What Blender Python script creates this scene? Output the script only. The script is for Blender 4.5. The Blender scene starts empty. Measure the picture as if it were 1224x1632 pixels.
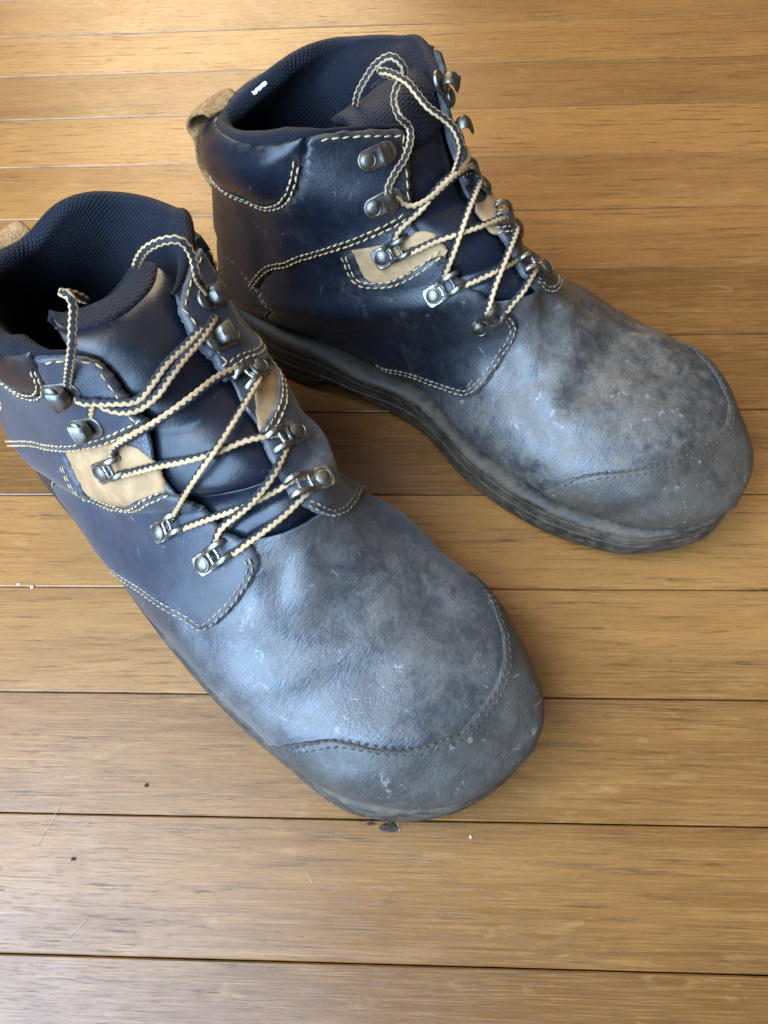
import bpy, bmesh, math, random
import numpy as np
from mathutils import Matrix, Vector
from mathutils.bvhtree import BVHTree
from mathutils.geometry import delaunay_2d_cdt

random.seed(7)
rng = np.random.default_rng(7)
scene = bpy.context.scene
COL = scene.collection

# ------------------------------------------------------------------ camera
F, CX, CY, CAM_H = 1226.0, 612.0, 816.0, 0.3765
RI = np.array([0.99875783, 0.02344329, -0.04396828])
UP = np.array([0.00025192, 0.88001972, 0.47493706])
FW = np.array([-0.04982704, 0.47435818, -0.87892069])
CAM = np.array([0.0, 0.0, CAM_H])
cd = bpy.data.cameras.new('camera')
cam = bpy.data.objects.new('camera', cd)
COL.objects.link(cam)
cd.sensor_width = 36.0
cd.lens = F / 1632.0 * 36.0
cd.clip_start, cd.clip_end = 0.01, 50
cam.matrix_world = Matrix(((RI[0], UP[0], -FW[0], 0), (RI[1], UP[1], -FW[1], 0), (RI[2], UP[2], -FW[2], CAM_H), (0, 0, 0, 1)))
scene.camera = cam

# ------------------------------------------------------------------ light and exposure
scene.view_settings.view_transform = 'Standard'
scene.view_settings.look = 'None'
scene.view_settings.gamma = 1.0
scene.view_settings.exposure = 0.04
world = bpy.data.worlds.new('World')
scene.world = world
world.use_nodes = True
bg = world.node_tree.nodes['Background']
bg.inputs[0].default_value = (1.0, 0.80, 0.55, 1)
bg.inputs[1].default_value = 0.15

def area(name, loc, target, sx, sy, power, color, spread=180):
    l = bpy.data.lights.new(name, 'AREA')
    l.shape = 'RECTANGLE'; l.size = sx; l.size_y = sy
    l.energy = power; l.color = color; l.spread = math.radians(spread)
    o = bpy.data.objects.new(name, l); COL.objects.link(o)
    o.location = loc
    d = Vector(target) - Vector(loc)
    o.rotation_euler = d.to_track_quat('-Z', 'Y').to_euler()
    return o
# the room's window, low on the left, full of blue sky
area('window_light', (-0.80, -0.68, 0.98), (-0.10, 0.2, 0.16), 1.3, 1.9, 118, (0.44, 0.67, 1.0))
# added lamp high on the left, lays a pale sheen on the boards there
area('left_sheen_light', (-0.98, 0.12, 1.75), (-0.2, 0.05, 0.0), 0.8, 0.9, 24, (0.80, 0.90, 1.0))
# warm light bounced off the ceiling
area('ceiling_bounce_light', (0.5, 0.9, 2.2), (0.05, 0.3, 0.0), 2.4, 2.0, 9, (1.0, 0.77, 0.48))
# a second, farther window past the heels of the boots
area('far_window_light', (-0.55, 2.2, 1.0), (0.0, 0.4, 0.0), 1.0, 1.2, 29, (1.0, 0.80, 0.52))

# ------------------------------------------------------------------ material helpers
class NT:
    def __init__(s, name):
        s.m = bpy.data.materials.new(name); s.m.use_nodes = True
        s.t = s.m.node_tree; s.t.nodes.clear()
        s.out = s.t.nodes.new('ShaderNodeOutputMaterial')
        s.b = s.t.nodes.new('ShaderNodeBsdfPrincipled')
        s.t.links.new(s.b.outputs[0], s.out.inputs[0])
    def n(s, kind, **kw):
        nd = s.t.nodes.new(kind)
        for k, v in kw.items(): setattr(nd, k, v)
        return nd
    def put(s, sock, v):
        if v is None: return
        if isinstance(v, bpy.types.NodeSocket): s.t.links.new(v, sock)
        elif isinstance(v, (tuple, list)) and len(v) == 3 and len(sock.default_value) == 4: sock.default_value = (*v, 1)
        else: sock.default_value = v
    def math(s, op, a, b=None, c=None, clamp=False):
        nd = s.n('ShaderNodeMath', operation=op, use_clamp=clamp)
        s.put(nd.inputs[0], a); s.put(nd.inputs[1], b)
        if c is not None: s.put(nd.inputs[2], c)
        return nd.outputs[0]
    def ramp(s, v, lo, hi, a=0.0, b=1.0, smooth=True):
        nd = s.n('ShaderNodeMapRange', interpolation_type='SMOOTHSTEP' if smooth else 'LINEAR')
        s.put(nd.inputs[0], v); nd.inputs[1].default_value = lo; nd.inputs[2].default_value = hi
        nd.inputs[3].default_value = a; nd.inputs[4].default_value = b
        return nd.outputs[0]
    def mix(s, f, a, b):
        nd = s.n('ShaderNodeMix', data_type='RGBA')
        s.put(nd.inputs[0], f); s.put(nd.inputs[6], a); s.put(nd.inputs[7], b)
        return nd.outputs[2]
    def coord(s, which='Object'): return s.n('ShaderNodeTexCoord').outputs[which]
    def mapping(s, v, scale=(1, 1, 1), rot=(0, 0, 0), loc=(0, 0, 0)):
        nd = s.n('ShaderNodeMapping'); s.put(nd.inputs[0], v)
        s.put(nd.inputs[1], loc); nd.inputs[2].default_value = rot; nd.inputs[3].default_value = scale
        return nd.outputs[0]
    def noise(s, v, scale, detail=4, rough=0.55, dist=0.0):
        nd = s.n('ShaderNodeTexNoise'); s.put(nd.inputs['Vector'], v)
        nd.inputs['Scale'].default_value = scale; nd.inputs['Detail'].default_value = detail
        nd.inputs['Roughness'].default_value = rough; nd.inputs['Distortion'].default_value = dist
        return nd.outputs[0]
    def voro(s, v, scale, feature='F1', rnd=1.0):
        nd = s.n('ShaderNodeTexVoronoi', feature=feature); s.put(nd.inputs['Vector'], v)
        nd.inputs['Scale'].default_value = scale; nd.inputs['Randomness'].default_value = rnd
        return nd.outputs[0]
    def sep(s, v):
        nd = s.n('ShaderNodeSeparateXYZ'); s.put(nd.inputs[0], v); return nd.outputs
    def bump(s, h, strength, dist, normal=None):
        nd = s.n('ShaderNodeBump'); nd.inputs['Strength'].default_value = strength
        nd.inputs['Distance'].default_value = dist; s.put(nd.inputs['Height'], h)
        if normal is not None: s.put(nd.inputs['Normal'], normal)
        return nd.outputs[0]
    def fin(s, color=None, rough=None, normal=None, **kw):
        s.put(s.b.inputs['Base Color'], color); s.put(s.b.inputs['Roughness'], rough); s.put(s.b.inputs['Normal'], normal)
        for k, v in kw.items(): s.put(s.b.inputs[k], v)
        return s.m

def leather(name, base, base2, dust_col, dust_from, dust_to, dust_max, rough=0.36, scuff=1.0, bump=0.35, spec=0.6, sheen=0.0):
    t = NT(name); v = t.coord()
    x, y, z = t.sep(v)[:3]
    n0 = t.noise(v, 15, 4, 0.55, 0.7); n1 = t.noise(v, 48, 5, 0.62, 0.6); n2 = t.noise(v, 150, 5, 0.68, 0.5); n3 = t.noise(v, 520, 3, 0.65)
    mixn = t.math('ADD', t.math('ADD', t.math('MULTIPLY', n0, 0.32), t.math('MULTIPLY', n1, 0.34)), t.math('MULTIPLY', n2, 0.34))
    along = t.ramp(y, dust_from, dust_to)
    cover = t.math('ADD', t.math('MULTIPLY', t.ramp(mixn, 0.42, 0.60), 0.80), 0.20)
    cover = t.math('MULTIPLY', cover, t.ramp(n3, 0.30, 0.62, 0.72, 1.0))
    d = t.math('MULTIPLY', t.math('MULTIPLY', along, cover), dust_max)
    haze = t.math('MULTIPLY', t.math('MULTIPLY', t.ramp(n1, 0.50, 0.72), t.ramp(n2, 0.35, 0.65)), 0.26 * scuff)
    d = t.math('MAXIMUM', d, t.math('MULTIPLY', haze, t.ramp(y, -0.02, dust_to, 0.35, 1.0)))
    # rubbed, dusty cut edges
    at = t.n('ShaderNodeAttribute', attribute_name='edge_wear')
    wear = t.math('MULTIPLY', t.math('MULTIPLY', at.outputs['Fac'], t.ramp(n2, 0.38, 0.62)), t.ramp(y, 0.05, dust_to, 0.25, 0.8))
    d = t.math('MAXIMUM', d, wear)
    # pale flecks, splashes and scratches of dried mud
    sp = t.math('LESS_THAN', t.voro(t.mapping(v, loc=(0.013, 0.007, 0.0)), 95), t.ramp(n1, 0.50, 0.66, 0.0, 0.16))
    fleck = t.math('MAXIMUM', t.math('MAXIMUM', t.ramp(t.noise(v, 210, 4, 0.7, 0.8), 0.665, 0.72), t.math('MULTIPLY', t.ramp(t.noise(v, 95, 5, 0.72, 1.0), 0.625, 0.68), 0.55)), t.math('MULTIPLY', sp, 0.5))
    fleck = t.math('MULTIPLY', fleck, t.ramp(y, dust_from - 0.05, dust_to))
    sv = t.mapping(v, (1.0, 7.5, 1.0), (0.3, 0.2, 0.75))
    scr = t.ramp(t.noise(sv, 60, 5, 0.75, 1.2), 0.655, 0.685)
    scr = t.math('MULTIPLY', scr, t.ramp(n0, 0.42, 0.6))
    sv2 = t.mapping(v, (6.0, 1.0, 1.0), (0.2, 0.5, -0.5), (0.3, 0.1, 0.2))
    scr2 = t.math('MULTIPLY', t.ramp(t.noise(sv2, 75, 5, 0.75, 1.0), 0.66, 0.685), t.ramp(n1, 0.43, 0.58))
    fleck = t.math('MAXIMUM', fleck, t.math('MULTIPLY', t.math('MAXIMUM', scr, scr2), 0.7 * scuff))
    fleck = t.math('MULTIPLY', fleck, 0.50)
    c = t.mix(t.ramp(n0, 0.35, 0.65), base, base2)
    c = t.mix(d, c, t.mix(t.ramp(n1, 0.38, 0.62), dust_col, tuple(k * 0.66 for k in dust_col)))
    c = t.mix(fleck, c, (0.42, 0.41, 0.38))
    dark = t.math('MULTIPLY', t.math('MULTIPLY', t.ramp(t.noise(v, 31, 5, 0.7, 1.0), 0.53, 0.68), t.ramp(n3, 0.3, 0.6, 0.5, 1.0)), 0.55)
    c = t.mix(dark, c, tuple(k * 0.8 for k in base))
    r = t.math('ADD', t.math('ADD', rough, t.math('MULTIPLY', d, 0.32)), t.math('MULTIPLY', t.math('SUBTRACT', n2, 0.5), 0.30))
    # grain: pores, fine creases running across the foot
    cells = t.voro(v, 620, 'DISTANCE_TO_EDGE')
    pore = t.ramp(cells, 0.0, 0.25)
    crease = t.noise(t.mapping(v, (0.5, 2.6, 1.4), (0, 0, 0.25)), 150, 4, 0.6, 1.6)
    h = t.math('ADD', t.math('MULTIPLY', pore, 0.09), t.math('MULTIPLY', crease, 0.7))
    h = t.math('ADD', h, t.math('MULTIPLY', n3, 0.3)); h = t.math('ADD', h, t.math('MULTIPLY', d, 0.25))
    nb = t.bump(h, bump, 0.0012)
    return t.fin(c, r, nb, **{'Specular IOR Level': spec, 'Sheen Weight': sheen, 'Sheen Roughness': 0.45})

def plain(name, c1, c2, scale, rough, bump=0.3, bdist=0.0006, metal=0.0, bscale=None, rvar=0.15, **kw):
    t = NT(name); v = t.coord(); n = t.noise(v, scale, 5, 0.65, 0.3)
    c = t.mix(t.ramp(n, 0.33, 0.67), c1, c2)
    r = t.math('ADD', rough, t.math('MULTIPLY', t.math('SUBTRACT', n, 0.5), rvar))
    return t.fin(c, r, t.bump(t.noise(v, bscale or scale * 4, 4, 0.7), bump, bdist), Metallic=metal, **kw)

DUST = (0.180, 0.162, 0.130)
M = {}
M['vamp'] = leather('navy_vamp_leather', (0.010, 0.0135, 0.022), (0.018, 0.024, 0.038), DUST, 0.120, 0.240, 0.62, 0.38, bump=0.34, spec=0.8, sheen=0.18)
M['vamp_tan'] = leather('warm_lit_tan_dusted_vamp', (0.011, 0.0135, 0.020), (0.019, 0.0235, 0.034), (0.225, 0.190, 0.138), 0.120, 0.240, 0.66, 0.39, bump=0.34, spec=0.75)  # tan dust, with some warm light put into its colour as well
M['toe_tan'] = leather('warm_lit_tan_dusted_toe', (0.034, 0.029, 0.024), (0.055, 0.047, 0.037), (0.170, 0.138, 0.094), 0.10, 0.215, 0.55, 0.46, bump=0.3)  # brown toe dust, its tone partly warm light put into the colour
M['toe'] = leather('dusty_toe_leather', (0.027, 0.025, 0.024), (0.044, 0.040, 0.036), (0.135, 0.116, 0.088), 0.10, 0.215, 0.50, 0.44, bump=0.3)
M['navy'] = leather('navy_leather', (0.0046, 0.0063, 0.0108), (0.0078, 0.0112, 0.0195), DUST, 0.150, 0.235, 0.52, 0.38, 0.9, 0.18, spec=0.5)
M['navy_blue_lit'] = leather('blue_lit_navy_leather', (0.0095, 0.0145, 0.0265), (0.016, 0.025, 0.044), DUST, 0.140, 0.225, 0.52, 0.47, 1.1, 0.18, spec=0.55, sheen=0.20)  # front boot's navy, paler and bluer: window light put into the base colour
M['pad'] = leather('smooth_navy_leather', (0.005, 0.0065, 0.011), (0.007, 0.010, 0.018), DUST, 0.2, 0.3, 0.3, 0.30, 0.35, 0.09, spec=0.38)
M['edge'] = plain('raw_leather_edge', (0.030, 0.036, 0.045), (0.10, 0.105, 0.105), 160, 0.85, 0.9, 0.0012, bscale=900)
M['gap'] = plain('dark_seam_gap', (0.006, 0.006, 0.007), (0.016, 0.016, 0.017), 200, 0.9)
M['tan'] = plain('tan_leather', (0.31, 0.178, 0.078), (0.42, 0.262, 0.125), 90, 0.72, 0.4, 0.0006, bscale=700)
M['tanedge'] = plain('tan_leather_edge', (0.25, 0.14, 0.065), (0.40, 0.25, 0.13), 200, 0.85, 0.5)
M['suede'] = plain('tan_suede', (0.25, 0.122, 0.038), (0.44, 0.25, 0.098), 260, 0.95, 1.0, 0.0016, bscale=900)
M['thread'] = plain('tan_thread', (0.36, 0.245, 0.105), (0.56, 0.415, 0.215), 300, 0.8, 0.6, 0.0004, bscale=2500)
M['threaddirty'] = plain('dusty_thread', (0.17, 0.145, 0.10), (0.36, 0.30, 0.21), 220, 0.9, 0.6, 0.0004, bscale=2500)
M['metal'] = plain('gunmetal', (0.13, 0.122, 0.102), (0.23, 0.215, 0.18), 260, 0.44, 0.25, 0.0003, 1.0)
M['steel'] = plain('worn_bright_steel', (0.16, 0.152, 0.135), (0.32, 0.305, 0.27), 320, 0.38, 0.3, 0.0003, 1.0)
M['dullthread'] = plain('grey_dusty_thread', (0.035, 0.035, 0.036), (0.085, 0.083, 0.08), 220, 0.9, 0.6, 0.0004, bscale=2500)
M['white'] = plain('white_cloth', (0.40, 0.40, 0.39), (0.75, 0.75, 0.73), 300, 0.8)

def rubber():
    t = NT('dusty_brown_rubber'); v = t.coord(); y = t.sep(v)[1]
    n = t.noise(v, 60, 6, 0.7, 0.5); n2 = t.noise(t.mapping(v, (1, 1, 1.6)), 170, 6, 0.7)
    d = t.math('MULTIPLY', t.ramp(t.math('ADD', t.math('MULTIPLY', n, 0.5), t.math('MULTIPLY', n2, 0.5)), 0.40, 0.62), t.ramp(y, 0.02, 0.24, 0.15, 0.75))
    c = t.mix(d, (0.020, 0.0155, 0.011), (0.135, 0.102, 0.064))
    return t.fin(c, t.math('ADD', 0.55, t.math('MULTIPLY', d, 0.35)), t.bump(n2, 0.3, 0.0007))
M['rubber'] = rubber()

def mesh_cloth():
    t = NT('navy_spacer_mesh'); uv = t.coord('UV')
    cell = t.voro(t.mapping(uv, (1.0, 1.5, 1.0), (0, 0, 0.5)), 560, 'DISTANCE_TO_EDGE', 0.22)
    hole = t.ramp(cell, 0.04, 0.30, 1.0, 0.0)
    n = t.noise(t.coord(), 60, 4, 0.6); f = t.noise(t.coord(), 1500, 2, 0.7)
    c = t.mix(hole, t.mix(t.ramp(n, 0.3, 0.7), (0.002, 0.004, 0.012), (0.0045, 0.008, 0.023)), (0.0012, 0.002, 0.005))
    h = t.math('ADD', t.math('SUBTRACT', 1.0, hole), t.math('MULTIPLY', f, 0.35))
    return t.fin(c, 0.62, t.bump(h, 0.7, 0.0008), **{'Sheen Weight': 0.03, 'Specular IOR Level': 0.22})
M['mesh'] = mesh_cloth()

def lace_mat():
    t = NT('black_and_tan_lace'); uv = t.sep(t.coord('UV'))
    u, v = uv[0], uv[1]                       # u: pitch count along the lace, v: -1..1 across
    tri = t.math('PINGPONG', u, 0.5)
    av = t.math('ABSOLUTE', v)
    lim = t.math('ADD', 0.35, t.math('MULTIPLY', tri, 0.52))
    fz = t.noise(t.coord(), 1200, 3, 0.7)
    e = t.math('SUBTRACT', t.math('ADD', av, t.math('MULTIPLY', t.math('SUBTRACT', fz, 0.5), 0.22)), lim)
    f = t.ramp(e, -0.05, 0.05)
    n = t.noise(t.coord(), 70, 4, 0.6)
    tan = t.mix(t.ramp(n, 0.35, 0.65), (0.48, 0.325, 0.165), (0.34, 0.215, 0.10))
    c = t.mix(f, (0.010, 0.011, 0.013), tan)
    h = t.math('ADD', tri, t.math('MULTIPLY', fz, 0.7))
    return t.fin(c, 0.78, t.bump(h, 0.7, 0.0006))
M['lace'] = lace_mat()

def oak():
    t = NT('varnished_oak'); oi = t.n('ShaderNodeObjectInfo'); rnd = oi.outputs['Random']
    off = t.n('ShaderNodeCombineXYZ'); t.put(off.inputs[0], t.math('MULTIPLY', rnd, 37.0)); t.put(off.inputs[1], t.math('MULTIPLY', rnd, 91.0)); t.put(off.inputs[2], t.math('MULTIPLY', rnd, 53.0))
    add = t.n('ShaderNodeVectorMath', operation='ADD'); t.put(add.inputs[0], t.coord()); t.put(add.inputs[1], off.outputs[0])
    v = add.outputs[0]
    wav = t.noise(t.mapping(v, (3.0, 16.0, 1.0)), 1.0, 3, 0.5, 0.3)
    yy = t.sep(v)[1]
    # growth rings a few millimetres apart, gently bent along the board and broken into streaks
    ring = t.math('SINE', t.math('ADD', t.math('MULTIPLY', yy, 1250.0), t.math('MULTIPLY', wav, 60.0)))
    streak = t.noise(t.mapping(v, (24.0, 430.0, 1.0)), 1.0, 6, 0.68, 0.25)
    line = t.math('MULTIPLY', t.ramp(streak, 0.47, 0.66), t.ramp(ring, -0.5, 0.9, 0.25, 1.0))
    big = t.noise(t.mapping(v, (2.2, 30.0, 1.0)), 1.0, 5, 0.6, 0.4)
    fib = t.noise(t.mapping(v, (30.0, 1500.0, 1.0)), 1.0, 4, 0.7, 0.2)
    pore = t.noise(t.mapping(v, (95.0, 1350.0, 1.0)), 1.0, 3, 0.65, 0.2)
    pore = t.math('MULTIPLY', t.ramp(pore, 0.54, 0.66), t.math('ADD', 0.25, t.math('MULTIPLY', line, 0.75)))
    fleck = t.ramp(t.noise(t.mapping(v, (40.0, 130.0, 1.0)), 1.0, 4, 0.65, 0.6), 0.58, 0.72)
    blot = t.noise(v, 9.0, 5, 0.65, 0.5)
    tone = t.math('MULTIPLY', t.math('SUBTRACT', rnd, 0.5), 0.9)
    k = t.ramp(t.math('ADD', t.math('ADD', big, t.math('MULTIPLY', t.math('SUBTRACT', blot, 0.5), 0.45)), t.math('MULTIPLY', tone, 0.75)), 0.24, 0.78, smooth=False)
    c = t.mix(k, (0.140, 0.0545, 0.0115), (0.312, 0.138, 0.035))
    c = t.mix(t.math('MULTIPLY', line, 0.85), c, (0.105, 0.042, 0.010))
    c = t.mix(t.math('MULTIPLY', t.ramp(fib, 0.42, 0.70), 0.30), c, (0.46, 0.25, 0.085))
    c = t.mix(t.math('MULTIPLY', fleck, 0.20), c, (0.46, 0.28, 0.11))
    c = t.mix(t.math('MULTIPLY', pore, 0.85), c, (0.060, 0.024, 0.006))
    wear = t.noise(t.coord('Object'), 7, 5, 0.65, 0.3)
    r = t.math('ADD', t.ramp(wear, 0.35, 0.65, 0.27, 0.38), t.math('MULTIPLY', pore, 0.15))
    h = t.math('SUBTRACT', t.math('MULTIPLY', fib, 0.35), pore)
    return t.fin(c, r, t.bump(h, 0.22, 0.0006), **{'Specular IOR Level': 0.5})
M['oak'] = oak()
M['sub'] = plain('dark_subfloor', (0.012, 0.008, 0.005), (0.025, 0.017, 0.010), 40, 0.95)

# ------------------------------------------------------------------ object helpers
def mesh_obj(name, verts, faces, mats, parent=None, fmat=None, smooth=True, uvs=None, kind=None):
    me = bpy.data.meshes.new(name)
    me.from_pydata([tuple(map(float, p)) for p in verts], [], [tuple(map(int, f)) for f in faces])
    if not isinstance(mats, (list, tuple)): mats = [mats]
    for m in mats: me.materials.append(m)
    if fmat is not None: me.polygons.foreach_set('material_index', np.asarray(fmat, dtype=np.int32))
    if smooth: me.polygons.foreach_set('use_smooth', np.ones(len(me.polygons), dtype=bool))
    if uvs is not None:
        l = me.uv_layers.new(name='UVMap'); li = np.empty(len(me.loops), dtype=np.int32)
        me.loops.foreach_get('vertex_index', li)
        l.data.foreach_set('uv', np.asarray(uvs, dtype=np.float32)[li].ravel())
    me.validate(); me.update()
    o = bpy.data.objects.new(name, me); COL.objects.link(o)
    if parent is not None: o.parent = parent
    if kind: o['kind'] = kind
    return o

def tag(o, label, cat, group=None, kind=None):
    o['label'] = label; o['category'] = cat
    if group: o['group'] = group
    if kind: o['kind'] = kind
    return o

def catmull(P, n=None, closed=False, u=None):
    P = np.asarray(P, float); N = len(P)
    Q = np.vstack([P[-1:], P, P[:2]]) if closed else np.vstack([2 * P[:1] - P[1:2], P, 2 * P[-1:] - P[-2:-1]])
    segs = N if closed else N - 1
    if u is None: u = np.linspace(0, segs, n, endpoint=not closed)
    i = np.clip(np.floor(u).astype(int), 0, segs - 1); t = (u - i)[..., None]
    a, b, c, d = Q[i], Q[i + 1], Q[i + 2], Q[i + 3]
    return .5 * ((2 * b) + (-a + c) * t + (2 * a - 5 * b + 4 * c - d) * t ** 2 + (-a + 3 * b - 3 * c + d) * t ** 3)

def resample(P, step, closed=False):
    P = np.asarray(P, float)
    if closed: P = np.vstack([P, P[:1]])
    d = np.r_[0, np.cumsum(np.linalg.norm(np.diff(P, axis=0), axis=1))]
    n = max(2, int(round(d[-1] / step)) + 1)
    s = np.linspace(0, d[-1], n)
    R = np.stack([np.interp(s, d, P[:, k]) for k in range(P.shape[1])], -1)
    return R[:-1] if closed else R

def pix_dir(x, y):
    d = FW * F + RI * (x - CX) - UP * (y - CY)
    return d / np.linalg.norm(d)
def at_height(x, y, z=0.0):
    d = pix_dir(x, y); return CAM + d * ((z - CAM_H) / d[2])
def grid_faces(nu, nv, closed_v=False, base=0):
    f = []
    for i in range(nu - 1):
        for j in range(nv if closed_v else nv - 1):
            j2 = (j + 1) % nv
            f.append((base + i * nv + j, base + i * nv + j2, base + (i + 1) * nv + j2, base + (i + 1) * nv + j))
    return f

# ------------------------------------------------------------------ floor of oak strips
W = 0.05715
Y0 = -0.014075
floor = mesh_obj('floor', [(x_, Y0 + k_ * W, -0.0192) for x_, k_ in ((-1.148, -3.98), (1.148, -3.98), (1.148, 18.98), (-1.148, 18.98))], [(0, 1, 2, 3)], M['sub'], smooth=False)
tag(floor, 'varnished oak strip floor under the two work boots', 'floor', kind='structure')
def plank_mesh(x0, x1):
    g = 0.00028; b = 0.0006; x0 += 0.0002; x1 -= 0.0002
    y0, y1 = g, W - g
    v = []
    for z, k in ((-0.019, 0.0), (-b * 0.9, 0.0), (0.0, b)):
        v += [(x0 + k, y0 + k, z), (x1 - k, y0 + k, z), (x1 - k, y1 - k, z), (x0 + k, y1 - k, z)]
    f = [(8, 9, 10, 11)]
    for r in (0, 4):
        for i in range(4):
            j = (i + 1) % 4; f.append((r + i, r + j, r + 4 + j, r + 4 + i))
    return v, f
prng = random.Random(3)
for k in range(-4, 19):
    edges = [-1.15]
    x = -1.15 + prng.uniform(0.15, 0.45)
    while x < 1.1:
        edges.append(x); x += prng.uniform(0.5, 1.0)
    lim = 0.47 + 0.012 * max(k, 0)
    edges = [e for e in edges if not (-lim < e < lim)] + [1.15]
    if k == 10: edges = sorted(edges + [0.392])
    for a, b in zip(edges[:-1], edges[1:]):
        v, f = plank_mesh(a, b)
        o = mesh_obj('plank', v, f, M['oak'], floor, smooth=False)
        o.location = (0, Y0 + k * W, prng.uniform(-0.0004, 0.0))
        o.rotation_euler[0] = prng.uniform(-0.003, 0.003)

# fitted section keys: top y z, bottom y z, medial and lateral half width, widest height, two exponents, centre
A_KEYS = np.array([[0.1221,0.1654,0.033,0.1508,0.0622,0.0411,0.5,2.2,2.,-0.0052],[0.1368,0.1484,0.0115,0.1273,0.0556,0.0396,0.5,2.2,2.,0.0033],[0.1519,0.135,0.0035,0.1,0.0478,0.0398,0.5,2.2,2.,0.0034],[0.1683,0.1265,-0.0014,0.0691,0.0465,0.0437,0.48,2.5,2.,0.0037],[0.1805,0.1178,-0.0039,0.0397,0.046,0.0471,0.45,2.9,2.,0.0051],[0.1871,0.1121,0.0036,0.022,0.0465,0.049,0.42,3.2,2.,0.0082],[0.1971,0.1064,0.0434,0.019,0.0401,0.0524,0.36,3.4,2.,0.0059],[0.2053,0.0921,0.0954,0.0233,0.0369,0.0548,0.32,3.4,2.,0.0009],[0.2177,0.0839,0.1437,0.029,0.0405,0.06,0.3,3.4,2.,-0.0022],[0.2373,0.0732,0.1934,0.0267,0.0517,0.0659,0.3,3.4,2.1,-0.0011],[0.2558,0.0727,0.2327,0.024,0.0557,0.0648,0.32,3.4,2.2,-0.0031],[0.28,0.0692,0.2655,0.0217,0.0517,0.0596,0.34,3.2,2.3,-0.0045],[0.305,0.058,0.2921,0.0201,0.0398,0.0484,0.36,2.9,2.3,-0.0026],[0.3217,0.0465,0.3072,0.0203,0.0224,0.0301,0.4,2.5,2.2,-0.0016],[0.3255,0.0349,0.3139,0.0231,0.0048,0.0078,0.45,2.,2.,0.0004]])
A_SOLE = np.array([[0.,-0.0036],[0.0283,-0.0011],[0.0497,0.0249],[0.0552,0.0648],[0.0453,0.1098],[0.0375,0.1555],[0.0499,0.2004],[0.0527,0.2401],[0.0464,0.273],[0.0355,0.3002],[0.0051,0.3239],[-0.0354,0.3132],[-0.0611,0.2797],[-0.068,0.236],[-0.0657,0.1891],[-0.0581,0.1387],[-0.048,0.0894],[-0.0415,0.0497],[-0.035,0.0196],[-0.0204,0.0013]])
A_PLACE = [-0.10724, 0.38082, -2.20817, -0.06784]
B_KEYS = np.array([[0.1242,0.1556,0.0331,0.153,0.0569,0.0398,0.5,2.2,2.,0.0042],[0.1379,0.1452,0.0171,0.1201,0.0543,0.0391,0.5,2.2,2.,0.0049],[0.1534,0.1353,0.0048,0.0971,0.0508,0.04,0.5,2.2,2.,0.0056],[0.1713,0.1281,-0.0017,0.0677,0.0509,0.0451,0.48,2.5,2.,0.007],[0.1862,0.1204,-0.0029,0.0363,0.0487,0.0498,0.45,2.9,2.,0.0058],[0.1925,0.1152,0.0045,0.0205,0.0444,0.0499,0.42,3.2,2.,0.0088],[0.2023,0.1125,0.0433,0.0197,0.0416,0.0555,0.36,3.4,2.,0.0094],[0.2085,0.0994,0.096,0.0262,0.0413,0.0579,0.32,3.4,2.,0.0027],[0.2193,0.0888,0.1446,0.0329,0.0455,0.0628,0.3,3.4,2.,-0.0008],[0.2363,0.0756,0.1934,0.0296,0.0532,0.0673,0.3,3.4,2.1,-0.0011],[0.2547,0.0691,0.2327,0.0227,0.0536,0.0646,0.32,3.4,2.2,-0.004],[0.2791,0.0646,0.2658,0.0194,0.0505,0.0604,0.34,3.2,2.3,-0.0051],[0.3038,0.0546,0.2923,0.0182,0.0387,0.0491,0.36,2.9,2.3,-0.0036],[0.3208,0.0446,0.3073,0.0195,0.022,0.0305,0.4,2.5,2.2,-0.0024],[0.3244,0.0345,0.314,0.0232,0.0048,0.0081,0.45,2.,2.,0.0003]])
B_SOLE = np.array([[-0.,-0.0029],[0.0278,-0.0005],[0.0492,0.025],[0.0539,0.0648],[0.05,0.1097],[0.0429,0.1547],[0.0517,0.2001],[0.0502,0.2402],[0.0447,0.2726],[0.0343,0.2989],[0.0051,0.3231],[-0.0356,0.3134],[-0.0625,0.2802],[-0.0687,0.236],[-0.0671,0.189],[-0.0595,0.1385],[-0.0483,0.0894],[-0.042,0.0497],[-0.0354,0.0194],[-0.0203,0.0016]])
B_PLACE = [-0.2124, 0.26302, -2.21784, -0.0537]

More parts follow.
